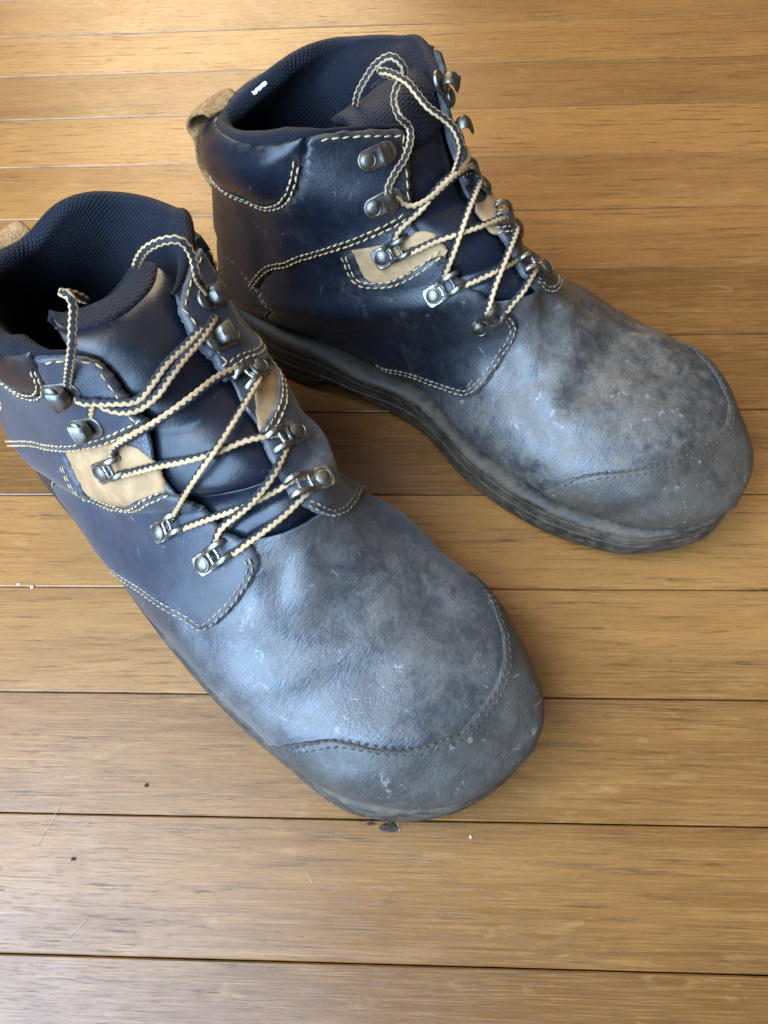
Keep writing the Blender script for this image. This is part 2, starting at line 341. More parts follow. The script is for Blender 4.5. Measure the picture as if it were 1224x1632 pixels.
# ------------------------------------------------------------------ boot body: a loft of sections fanning from collar to toe
U_S, V_S = 0.36, 0.13          # rough metres per unit of u and v
class Boot:
    def __init__(s, keys, sole, place, mir, creases):
        k0 = keys[0] + (keys[0] - keys[1]) * 0.55
        k0[6:9] = keys[0][6:9]; k0[4:6] = keys[0][4:6] + 0.3 * (keys[0][4:6] - keys[1][4:6])
        s.keys = np.vstack([k0, keys]); s.sole = sole; s.mir = mir; s.n = len(keys)
        x, y, a, lean = place
        s.root = bpy.data.objects.new('work_boot', None); COL.objects.link(s.root)
        s.root.empty_display_size = 0.05
        s.root.location = (x, y, 0); s.root.rotation_euler = (0, lean, a)
        s.mat = Matrix.Translation((x, y, 0)) @ Matrix.Rotation(a, 4, 'Z') @ Matrix.Rotation(lean, 4, 'Y')
        s.inv = s.mat.inverted()
        s.R3 = np.array(s.mat.to_3x3()); s.T3 = np.array(s.mat.translation)
        s.cre = []; s.sgn = 1.0
        # decide which way normals point
        n = s.normal(np.array([0.6]), np.array([0.5]))[0]; p = s.raw(np.array([0.6]), np.array([0.5]))[0]
        if n[0] * mir < 0: s.sgn = -1.0
        s.build_tree()
        for px, depth, width in creases:
            uv = s.uvs(px)
            w_ = resample(uv * [U_S, V_S], 0.002) / [U_S, V_S]
            s.cre.append((s.raw(w_[:, 0], w_[:, 1]), depth * 1.35, width))
        if s.cre: s.build_tree()
    def raw(s, u, v):
        u = np.asarray(u, float); v = np.asarray(v, float)
        A = catmull(s.keys, u=1.0 + u * (s.n - 1))
        tau = np.pi * (1 - np.abs(v)); sn, c = np.abs(np.sin(tau)), np.cos(tau)
        m = A[..., 6]; e = np.where(c >= 0, A[..., 7], A[..., 8])
        ac = np.abs(c) ** (2 / e); sa = sn ** (2 / e)
        h = np.where(c >= 0, m - m * ac, m + (1 - m) * ac)
        wd = np.where(v >= 0, A[..., 4], -A[..., 5])
        x = A[..., 9] + wd * sa
        y = A[..., 2] + (A[..., 0] - A[..., 2]) * h; z = A[..., 3] + (A[..., 1] - A[..., 3]) * h
        return np.stack([x * s.mir, y, z], -1)
    def normal(s, u, v):
        e = 4e-3; w = 4e-3
        v0 = np.clip(v, -1 + w, 1 - w); u0 = np.clip(u, -0.3, 1 - e)
        du = s.raw(u0 + e, v0) - s.raw(u0 - e, v0); dv = s.raw(u0, v0 + w) - s.raw(u0, v0 - w)
        n = np.cross(du, dv) * s.sgn
        return n / (np.linalg.norm(n, axis=-1, keepdims=True) + 1e-12)
    def relief(s, P):
        d = np.zeros(len(P))
        x, y, z = P[:, 0], P[:, 1], P[:, 2]
        k = np.clip((y - 0.02) / 0.1, 0.3, 1)
        d += k * 0.00035 * (np.sin(130 * x + 70 * y + 1.3) + np.sin(95 * y - 120 * z + 0.4) + np.sin(160 * z + 110 * x + 2.2))
        d += k * 0.00016 * (np.sin(330 * x + 210 * y) + np.sin(290 * y - 310 * z + 1.0) * np.sin(120 * x))
        for C, dep, wid in s.cre:
            for a in range(0, len(P), 6000):
                q = np.sqrt(((P[a:a + 6000, None] - C[None]) ** 2).sum(-1).min(1))
                d[a:a + 6000] -= dep * np.exp(-(q / wid) ** 2) - 0.4 * dep * np.exp(-((q - 2.1 * wid) / (wid * 1.1)) ** 2)
        return d
    def at(s, u, v, off=0.0):
        u = np.atleast_1d(np.asarray(u, float)); v = np.atleast_1d(np.asarray(v, float))
        sh = u.shape; u = u.ravel(); v = v.ravel()
        P = s.raw(u, v); N = s.normal(u, v)
        o = np.broadcast_to(np.asarray(off, float), sh).ravel()
        return (P + N * (o + s.relief(P))[:, None]).reshape(*sh, 3)
    def build_tree(s):
        nu, nv = 150, 121
        s.gu = np.linspace(-0.055, 1, nu); s.gv = np.linspace(-1, 1, nv)
        U, V = np.meshgrid(s.gu, s.gv, indexing='ij')
        P = s.at(U.ravel(), V.ravel()) @ s.R3.T + s.T3
        tris = []
        for a, b, c, d in grid_faces(nu, nv): tris += [(a, b, c), (a, c, d)]
        s.P = P; s.tris = tris; s.UV = np.stack([U.ravel(), V.ravel()], -1)
        s.tree = BVHTree.FromPolygons([Vector(p) for p in P], tris)
    def _uv(s, loc, idx):
        t = s.tris[idx]; a, b, c = s.P[list(t)]
        v0, v1, v2 = b - a, c - a, np.array(loc) - a
        d00, d01, d11, d20, d21 = v0 @ v0, v0 @ v1, v1 @ v1, v2 @ v0, v2 @ v1
        den = d00 * d11 - d01 * d01 + 1e-18
        w1 = (d11 * d20 - d01 * d21) / den; w2 = (d00 * d21 - d01 * d20) / den
        A = s.UV[list(t)]
        return A[0] * (1 - w1 - w2) + A[1] * w1 + A[2] * w2
    def hits(s, x, y):
        o = Vector(CAM); d = Vector(pix_dir(x, y)); out = []
        for _ in range(6):
            loc, n, i, dist = s.tree.ray_cast(o, d)
            if loc is None: break
            out.append(s._uv(loc, i)); o = loc + d * 1e-4
        return out
    def uv(s, x, y):
        h = s.hits(x, y)
        if h: return h[0]
        d = pix_dir(x, y)                         # misses: nearest surface point to the ray
        t = np.clip((s.P - CAM) @ d, 0.05, 2); q = np.linalg.norm(s.P - CAM - t[:, None] * d, axis=1)
        return s.UV[q.argmin()]
    def uvs(s, pts): return np.array([s.uv(*p) for p in pts])
    def side(s, x, y, sg, past=0.0):              # the hit on one chosen side of the boot (or a little past its ridge)
        for h in s.hits(x, y):
            if -past < h[1] * sg < (1.0 if past == 0 else 0.45): return h
        d = pix_dir(x, y); ok = s.UV[:, 1] * sg > 0.02 - past
        t = np.clip((s.P - CAM) @ d, 0.05, 2); q = np.linalg.norm(s.P - CAM - t[:, None] * d, axis=1)
        q[~ok] = 9
        return s.UV[q.argmin()]
    def point(s, x, y, off):                      # local point above the surface seen at a pixel
        u, v = s.uv(x, y); return s.at(u, v, off)[0]
    def local(s, p): return np.array(s.inv @ Vector(p))
    def high(s, x, y, z): return s.local(at_height(x, y, z))
    def obj(s, name, verts, faces, mats, parent=None, **kw):
        verts = np.asarray(verts)
        return mesh_obj(name, verts, faces, mats, parent or s.root, **kw)

def in_poly(P, poly):
    x, y = P[:, 0], P[:, 1]; r = np.zeros(len(P), bool); n = len(poly)
    for i in range(n):
        (x1, y1), (x2, y2) = poly[i], poly[(i + 1) % n]
        c = ((y1 > y) != (y2 > y)) & (x < (x2 - x1) * (y - y1) / (y2 - y1 + 1e-15) + x1)
        r ^= c
    return r
def dist_poly(P, poly):
    a = poly; b = np.roll(poly, -1, 0); ab = b - a
    t = np.clip(((P[:, None] - a[None]) * ab[None]).sum(-1) / ((ab ** 2).sum(-1) + 1e-15), 0, 1)
    return np.sqrt(((P[:, None] - a[None] - t[..., None] * ab[None]) ** 2).sum(-1).min(1))

SC = np.array([U_S, V_S])
def panel(B, name, poly, h, mat, edge, parent=None, bulge=0.0, round_=0.0012, step=0.0026, rag=0.00025, bulge_w=0.012):
    """a piece of leather lying on the boot: outline in (u,v), thickness h, cut edge of its own"""
    p = resample(np.asarray(poly) * SC, 0.0018, closed=True)
    area2 = (p[:, 0] * np.roll(p[:, 1], -1) - p[:, 1] * np.roll(p[:, 0], -1)).sum()
    if area2 < 0: p = p[::-1]
    for _ in range(2): p = 0.25 * np.roll(p, 1, 0) + 0.5 * p + 0.25 * np.roll(p, -1, 0)
    t = np.roll(p, -1, 0) - np.roll(p, 1, 0); n = np.stack([t[:, 1], -t[:, 0]], -1); n /= np.linalg.norm(n, axis=1, keepdims=True) + 1e-12
    rg = np.random.default_rng(len(p))
    p = p + n * rg.normal(0, rag, (len(p), 1)) * 0.7
    lo, hi = p.min(0), p.max(0)
    gx, gy = np.meshgrid(np.arange(lo[0], hi[0], step), np.arange(lo[1], hi[1], step), indexing='ij')
    gy = gy + (np.arange(gx.shape[0])[:, None] % 2) * step * 0.5
    G = np.stack([gx.ravel(), gy.ravel()], -1); G = G[in_poly(G, p)]; G = G[dist_poly(G, p) > round_ * 1.6]
    ins = p - n * round_; ok = in_poly(ins, p) & (dist_poly(ins, p) > round_ * 0.75); ins = ins[ok]
    pts = np.vstack([p, ins, G]); nb = len(p)
    r = delaunay_2d_cdt([Vector(q) for q in pts], [(i, (i + 1) % nb) for i in range(nb)], [], 1, 1e-7)
    V = np.array([tuple(q) for q in r[0]]); Fc = [tuple(f) for f in r[2]]
    D = dist_poly(V, p)
    off = h * (0.5 + 0.5 * np.sqrt(np.clip(1 - (1 - np.clip(D / round_, 0, 1)) ** 2, 0, 1)))
    if bulge: off = off + bulge * np.clip(D / bulge_w, 0, 1) ** 0.7
    uv = V / SC; uv[:, 1] = np.clip(uv[:, 1], -1, 1)
    P = B.at(uv[:, 0], uv[:, 1], off)
    # outline of the triangulation, then the cut edge down to the surface below
    cnt = {}
    for f in Fc:
        for a, b in zip(f, f[1:] + f[:1]): cnt[(a, b)] = cnt.get((a, b), 0) + 1
    border = [(a, b) for (a, b) in cnt if (b, a) not in cnt]
    bv = sorted({a for e in border for a in e}); low = {a: len(P) + i for i, a in enumerate(bv)}
    L = B.at(uv[bv, 0], uv[bv, 1], np.full(len(bv), -0.0008))
    faces = Fc + [(b, a, low[a], low[b]) for a, b in border]
    fm = [0] * len(Fc) + [1] * len(border)
    # which way do the triangles face?
    a, b, c = P[list(Fc[0])]; nn = np.cross(b - a, c - a)
    if nn @ B.normal(uv[[Fc[0][0]], 0], uv[[Fc[0][0]], 1])[0] < 0: faces = [f[::-1] for f in faces]
    ob = B.obj(name, np.vstack([P, L]), faces, [mat, edge], parent, fmat=fm)
    at = ob.data.attributes.new('edge_wear', 'FLOAT', 'POINT')
    at.data.foreach_set('value', np.r_[np.exp(-(D / 0.0022)), np.ones(len(L))].astype(np.float32))
    return ob

def stitch_line(B, rows, mat, parent, pitch=0.0042, length=0.0033, wid=0.00042, off=0.0016, shift=(0.0,), name='stitching'):
    """rows of single stitches, each a little spindle of thread half sunk in the leather"""
    V, Fc = [], []
    rg = np.random.default_rng(5 + len(rows))
    for row in rows:
        if isinstance(row, tuple):                # points and normals given directly
            lines = [row]; row = None
        else: lines = None
        if lines is None:
          row = np.asarray(row, float); o = off
          R = resample(row * SC, 0.0012)
          if len(R) > 6:
            for _ in range(3): R[1:-1] = 0.25 * R[:-2] + 0.5 * R[1:-1] + 0.25 * R[2:]
          R = R / SC
        for sh in shift:
            if lines is None: P = B.at(R[:, 0], R[:, 1], o); N = B.normal(R[:, 0], R[:, 1])
            else: P, N = lines[0]
            T = np.gradient(P, axis=0); T /= np.linalg.norm(T, axis=1, keepdims=True) + 1e-12
            S = np.cross(N, T); P = P + S * sh
            d = np.r_[0, np.cumsum(np.linalg.norm(np.diff(P, axis=0), axis=1))]
            c = pitch * 0.6
            while c < d[-1] - pitch * 0.4:
                f = lambda A, q: np.array([np.interp(q, d, A[:, k]) for k in range(3)])
                p, n, t = f(P, c), f(N, c), f(T, c); n /= np.linalg.norm(n); t /= np.linalg.norm(t)
                s_ = np.cross(n, t); t = t + s_ * rg.normal(0.10, 0.08); L = length * rg.uniform(0.85, 1.05); w = wid * rg.uniform(0.85, 1.2)
                b = len(V)
                for q, k, hh in ((-0.5, 0.45, -0.25), (-0.22, 1.0, 0.55), (0.22, 1.0, 0.55), (0.5, 0.45, -0.25)):
                    ctr = p + t * L * q + n * w * hh
                    for a in range(6):
                        an = a * math.pi / 3; V.append(ctr + s_ * math.cos(an) * w * k + n * math.sin(an) * w * k * 0.8)
                for r in range(3):
                    for a in range(6):
                        a2 = (a + 1) % 6; Fc.append((b + r * 6 + a, b + r * 6 + a2, b + r * 6 + 6 + a2, b + r * 6 + 6 + a))
                Fc += [tuple(b + 5 - a for a in range(6)), tuple(b + 18 + a for a in range(6))]
                c += pitch * rg.uniform(0.95, 1.06)
    if not V: return None
    return B.obj(name, V, Fc, mat, parent, kind='stuff')

# ------------------------------------------------------------------ lace hardware (built once per boot in its own small frame)
def frame_at(B, uv_rivet, uv_tip, off):
    p = B.at(*uv_rivet, off)[0]; q = B.at(*uv_tip, off)[0]
    n = B.normal(np.array([uv_rivet[0]]), np.array([uv_rivet[1]]))[0]
    n2 = B.normal(np.array([uv_tip[0]]), np.array([uv_tip[1]]))[0]
    n = n + n2; n /= np.linalg.norm(n)
    x = q - p; L = np.linalg.norm(x); x = x - n * (x @ n); x /= np.linalg.norm(x)
    y = np.cross(n, x)
    return Matrix(((x[0], y[0], n[0], p[0]), (x[1], y[1], n[1], p[1]), (x[2], y[2], n[2], p[2]), (0, 0, 0, 1))), L
def lathe(profile, n=20):
    V, Fc = [], []
    for r, z in profile:
        for a in range(n): V.append((r * math.cos(2 * math.pi * a / n), r * math.sin(2 * math.pi * a / n), z))
    Fc = [(i * n + a, i * n + (a + 1) % n, (i + 1) * n + (a + 1) % n, (i + 1) * n + a) for i in range(len(profile) - 1) for a in range(n)]
    Fc.append(tuple(range((len(profile) - 1) * n, len(profile) * n)))
    return V, Fc
def outline_plate(pts, z0, z1, bev):
    """a small plate with a rounded rim from a closed outline"""
    p = np.asarray(pts, float); n = len(p); c = p.mean(0)
    t = np.roll(p, -1, 0) - np.roll(p, 1, 0); nr = np.stack([t[:, 1], -t[:, 0]], -1); nr /= np.linalg.norm(nr, axis=1, keepdims=True)
    if ((p - c) * nr).sum() < 0: nr = -nr
    V = []
    for k, z in ((0, z0), (0, z1 - bev), (-bev * 0.4, z1 - bev * 0.3), (-bev, z1), (-bev * 2.2, z1 - bev * 0.2)):
        V += [(*(q + m * k), z) for q, m in zip(p, nr)]
    Fc = [(i * n + a, i * n + (a + 1) % n, (i + 1) * n + (a + 1) % n, (i + 1) * n + a) for i in range(4) for a in range(n)]
    Fc.append(tuple(range(4 * n, 5 * n)))
    return V, Fc
def stadium(x0, x1, w0, w1, n=10):
    P = []
    for a in np.linspace(-90, 90, n): P.append((x1 + w1 * math.cos(math.radians(a)), w1 * math.sin(math.radians(a))))
    for a in np.linspace(90, 270, n): P.append((x0 + w0 * math.cos(math.radians(a)), w0 * math.sin(math.radians(a))))
    return P
def join(parts):
    V, Fc = [], []
    for v, f in parts:
        b = len(V); V += [tuple(q) for q in v]; Fc += [tuple(i + b for i in g) for g in f]
    return V, Fc
def sheet(path, widths, th):
    """a bent strip of metal: path in x,z with its half widths"""
    V, Fc = [], []; P = np.asarray(path, float); T = np.gradient(P, axis=0); T /= np.linalg.norm(T, axis=1, keepdims=True)
    N = np.stack([-T[:, 1], T[:, 0]], -1); k = 9
    for p, n, w in zip(P, N, widths):
        for sgn, rng_ in ((1, range(k)), (-1, range(k - 1, -1, -1))):
            for j in rng_:
                f = j / (k - 1) * 2 - 1; edge = 0.5 if abs(f) == 1 else 1.0
                q = p + n * (sgn * th / 2 * edge) + n * (-0.0005 * (1 - f * f))
                V.append((q[0], f * w, q[1]))
    m = 2 * k
    for i in range(len(P) - 1):
        for j in range(m): Fc.append((i * m + j, i * m + (j + 1) % m, (i + 1) * m + (j + 1) % m, (i + 1) * m + j))
    Fc += [tuple(range(m))[::-1], tuple(range((len(P) - 1) * m, len(P) * m))]
    return V, Fc
def wire(path, r, n=8, flat=1.0):
    P = catmull(path, max(8, len(path) * 5)); V, Fc = [], []
    T = np.gradient(P, axis=0); T /= np.linalg.norm(T, axis=1, keepdims=True)
    for p, t in zip(P, T):
        a = np.array([0, 1.0, 0]); a = a - t * (a @ t); a /= np.linalg.norm(a); b = np.cross(t, a)
        for k in range(n):
            an = 2 * math.pi * k / n; V.append(p + a * math.cos(an) * r * flat + b * math.sin(an) * r)
    Fc = [(i * n + a, i * n + (a + 1) % n, (i + 1) * n + (a + 1) % n, (i + 1) * n + a) for i in range(len(P) - 1) for a in range(n)]
    Fc += [tuple(range(n))[::-1], tuple(range((len(P) - 1) * n, len(P) * n))]
    return V, Fc
MM = 0.001
def mesh_data(name, vf, mat):
    o = mesh_obj(name, np.array(vf[0]), vf[1], mat); me = o.data; bpy.data.objects.remove(o); me.set_sharp_from_angle(angle=0.7); return me
def rivet_vf(r): return lathe([(r, 0), (r, 0.7 * MM), (r * 0.93, 1.0 * MM), (r * 0.86, 1.05 * MM), (r * 0.80, 0.85 * MM), (r * 0.72, 1.05 * MM), (r * 0.45, 1.35 * MM), (r * 0.15, 1.45 * MM)])
hook_vf = join([outline_plate(stadium(0, 9.5 * MM, 4.5 * MM, 4.6 * MM), -0.4 * MM, 1.0 * MM, 0.45 * MM),
    sheet([(5.2 * MM, 1.2 * MM), (7.6 * MM, 1.5 * MM), (9.2 * MM, 2.6 * MM), (9.8 * MM, 4.2 * MM), (9.3 * MM, 5.8 * MM), (7.8 * MM, 6.7 * MM), (5.6 * MM, 6.8 * MM), (4.4 * MM, 7.3 * MM)],
          [3.0 * MM, 3.0 * MM, 3.0 * MM, 3.1 * MM, 3.3 * MM, 3.7 * MM, 4.3 * MM, 4.6 * MM], 0.9 * MM)])
def loop_vf():
    pl = [(-3.6, -3.0), (-3.9, -1.5), (-3.9, 1.5), (-3.6, 3.0), (-2.6, 3.9), (0.5, 3.9), (3.4, 3.7), (5.2, 3.4), (5.2, -3.4), (3.4, -3.7), (0.5, -3.9), (-2.6, -3.9)]
    parts = [outline_plate(np.array(pl) * MM, -0.4 * MM, 0.8 * MM, 0.35 * MM)]
    for y in (-2.9, 2.9):
        parts.append(wire(np.array([(2.2, y, 0.6), (4.6, y, 1.5), (7.2, y * 0.98, 3.0), (9.8, y * 0.95, 3.2), (11.6, y * 0.92, 1.9), (12.2, y * 0.9, 0.3), (11.2, y * 0.9, -0.6)]) * MM, 0.85 * MM, 8, 1.25))
    parts.append(wire(np.array([(4.2, -3.0, 1.2), (4.6, -1, 1.6), (4.6, 1, 1.6), (4.2, 3.0, 1.2)]) * MM, 0.75 * MM))
    parts.append(wire(np.array([(8.4, -2.9, 2.9), (8.8, -1, 2.6), (8.8, 1, 2.6), (8.4, 2.9, 2.9)]) * MM, 0.7 * MM))
    return join(parts)
ME_HOOK = mesh_data('lace_hook', hook_vf, M['metal']); ME_LOOP = mesh_data('lace_loop', loop_vf(), M['steel'])
ME_RH = mesh_data('rivet', rivet_vf(3.5 * MM), M['metal']); ME_RL = mesh_data('rivet', rivet_vf(3.1 * MM), M['metal'])
def hardware(B, kind, uv_r, uv_t, off):
    m, L = frame_at(B, uv_r, uv_t, off)
    o = bpy.data.objects.new('lace_' + kind, ME_HOOK if kind == 'hook' else ME_LOOP); COL.objects.link(o)
    o.parent = B.root; o.matrix_local = m @ Matrix.Scale(1.0 if kind == 'hook' else 1.22, 4)
    r = bpy.data.objects.new('rivet', ME_RH if kind == 'hook' else ME_RL); COL.objects.link(r)
    r.parent = o; r.location = (0, 0, 0.0009 if kind == 'hook' else 0.0007)
    return o

# ------------------------------------------------------------------ laces: flat braided cord with zigzag edges
def cord(ctrl, normals, twist, one=True, width=0.0032, th=0.0017, pitch=0.0029):
    """ctrl: points; normals: which way the flat side faces; returns verts, faces, uvs"""
    P = catmull(ctrl, len(ctrl) * 12); Nn = catmull(normals, len(ctrl) * 12); tw = np.interp(np.linspace(0, 1, len(P)), np.linspace(0, 1, len(twist)), twist)
    A = resample(np.hstack([P, Nn * 0.0005, tw[:, None] * 1e-5]), pitch / 6)
    P, Nn, tw = A[:, :3], A[:, 3:6], A[:, 6] / 1e-5
    T = np.gradient(P, axis=0); T /= np.linalg.norm(T, axis=1, keepdims=True) + 1e-12
    Nn = Nn - T * (Nn * T).sum(1, keepdims=True); Nn /= np.linalg.norm(Nn, axis=1, keepdims=True) + 1e-12
    for _ in range(8): Nn[1:-1] = (Nn[:-2] + Nn[1:-1] + Nn[2:]) / 3
    Nn = Nn - T * (Nn * T).sum(1, keepdims=True); Nn /= np.linalg.norm(Nn, axis=1, keepdims=True) + 1e-12
    S = np.cross(T, Nn); c, s_ = np.cos(tw)[:, None], np.sin(tw)[:, None]
    S, Nn = S * c + Nn * s_, Nn * c - S * s_
    d = np.r_[0, np.cumsum(np.linalg.norm(np.diff(P, axis=0), axis=1))] / pitch
    tri = np.abs((d % 1) - 0.5) * 2                                    # 1 at the tooth's root, 0 at its tip
    n = 14; V, UV = [], []
    rg = np.random.default_rng(len(P)); wob = 1 + 0.05 * np.interp(d, np.arange(0, d[-1] + 2), rg.normal(0, 1, int(d[-1]) + 2)[:len(np.arange(0, d[-1] + 2))] if len(np.arange(0, d[-1] + 2)) <= int(d[-1]) + 2 else np.zeros(len(np.arange(0, d[-1] + 2))))
    for i in range(len(P)):
        end = min(1.0, 0.55 + min(i, len(P) - 1 - i) * 0.15)
        for k in range(n):
            a = 2 * math.pi * k / n; ca, sa = math.cos(a), math.sin(a)
            w = width / 2 * (1.0 + 0.30 * (0.5 - tri[i])) * wob[i] * end
            t_ = th / 2 * (1 + 0.25 * (0.5 - tri[i]) * (abs(ca) > 0.5))
            V.append(P[i] + S[i] * w * np.sign(ca) * abs(ca) ** 0.8 + Nn[i] * t_ * np.sign(sa) * abs(sa) ** 0.7 * end)
            UV.append((d[i], (ca + 1) * 0.52 - 0.02 if one else ca))
    Fc = grid_faces(len(P), n, True) + [tuple(range(n))[::-1], tuple(range((len(P) - 1) * n, len(P) * n))]
    return V, Fc, UV

# ------------------------------------------------------------------ what was read off the photograph for each boot (pixel outlines on its surfaces)
def spec_upper():
    S = {}
    S['near'] = 1; S['vamp'] = 'vamp_tan'; S['toe'] = 'toe_tan'; S['navy'] = 'navy'
    S['collar_near'] = [(345,187),(350,200),(362,213),(380,223),(410,229),(440,228),(470,221),(490,213),(525,208),(560,205),(600,202),(640,203)]
    S['collar_far'] = [(445,100),(484,77),(525,65),(566,64),(607,66),(648,71),(666,67)]
    S['throat_near'] = [(640,204),(648,235),(652,270),(656,318),(662,350),(688,385),(717,430),(742,452),(770,469),(783,486)]
    S['throat_far'] = [(668,66),(684,96),(690,134),(706,175),(720,236),(732,278),(742,312),(778,347),(795,376),(812,398),(828,428),(836,446)]
    S['creases'] = [([(862,600),(880,566),(905,520),(935,490)], .0010, .005), ([(800,590),(850,640),(880,690)], .0009, .006), ([(905,650),(940,580),(985,540)], .0008, .005),
                    ([(845,760),(880,720),(930,700)], .0007, .005), ([(440,560),(520,560),(590,590)], .0006, .006), ([(868,475),(880,500),(868,530)], .0012, .006),
                    ([(385,300),(420,360),(430,420)], .0006, .008), ([(905,625),(990,600),(1040,560)], .0006, .006)]
    S['ankle_bottom'] = [(657,340),(600,371),(550,391),(490,410),(445,428),(424,446),(414,462)]
    S['counter'] = [(414,462),(385,425),(352,372)]
    S['counter_low'] = [(470,530),(440,495),(414,462),(385,425),(352,372)]
    S['pad_low'] = [(346,284),(362,298),(385,311),(412,322),(440,327),(460,321),(473,307),(480,285),(484,252),(490,214)]
    S['quarter_front'] = [(706,404),(717,430),(742,452),(770,469),(783,486),(805,494),(820,505),(826,520),(820,542),(800,578),(782,606),(764,627),(745,634),(715,622),(680,607),(645,592),(612,583),(588,590)]
    S['quarter_front_far'] = [(834,440),(846,452),(858,463),(872,468),(884,462),(889,450)]
    S['window'] = [(556,390),(564,404),(574,428),(584,443),(597,452),(612,452),(643,438),(672,419),(702,396)]
    S['tan'] = [(552,400),(562,430),(578,456),(600,470),(630,466),(690,434),(716,402),(690,370),(668,366),(650,380)]
    S['toe_arc'] = [(860,792),(880,776),(902,762),(930,755),(970,753),(1010,748),(1060,734),(1110,712),(1145,688),(1160,665),(1158,635),(1145,608),(1120,578),(1090,550),(1073,535)]
    S['hook_near'] = [((583,257),(630,236)), ((595,326),(640,306))]
    S['loop_near'] = [((611,409),(650,388)), ((694,471),(731,446)), ((765,517),(792,492))]
    S['hook_far'] = [((704,158),(690,134)), ((722,224),(712,205))]
    S['loop_far'] = [((768,298),(741,278)), ((816,366),(798,348)), ((862,432),(836,430))]
    S['tongue_top'] = (612,150,0.150); S['tongue_cut'] = 58; S['tab_v'] = 0.875
    S['label_spot'] = (412,140)
    S['laces'] = [
        [(786,506,0.5),(797,499,3.5),(812,482,3),(830,463,3),(845,440,3.2),(856,424,3.5),(862,420,1)],
        [(772,500,1),(778,483,3.5),(786,455,4.5),(800,412,5),(812,376,4),(816,360,3)],
        [(724,464,1),(737,457,3.5),(770,442,3),(805,424,3),(838,411,3),(856,414,2)],
        [(703,456,1),(709,438,3.5),(722,400,5),(738,350,6),(752,305,5),(758,292,3)],
        [(642,406,1),(660,398,3.5),(695,384,3),(731,374,3.5),(770,362,3.5),(803,349,3.5),(815,350,1)],
        [(630,396,1),(631,377,3.5),(640,360,4),(668,332,4.5),(692,300,6),(716,280,6),(732,262,5),(735,238,4)],
        [(755,296,2),(742,276,5),(724,284,7),(707,294,7.5),(690,310,6.5),(672,322,5.5),(655,328,4),(640,324,4),(628,312,4)],
        [(618,312,4),(616,298,4.5),(626,276,5),(638,257,5),(646,230,5),(642,208,6),(636,185,'z',.170),(628,160,'z',.174),(633,138,'z',.178),(640,130,'z',.177)],
        [(566,172,'z',.158),(571,148,'z',.166),(584,124,'z',.172),(600,102,'z',.178),(622,90,'z',.182),(640,102,'z',.180),(645,118,'z',.177),(630,122,'z',.175),(606,114,'z',.178),(622,116,'z',.180),(648,130,'z',.180),(662,146,'z',.178),(682,170,'z',.174),(704,186,'z',.170),(722,202,'z',.166),(733,224,'z',.161),(735,242,'z',.156),(726,272,'z',.146),(708,290,6)],
    ]
    S['lace_tw'] = [0.5, 0.9, 0.5, 0.8, 0.45, 0.7, 0.6, 0.5, 0.6]
    return S

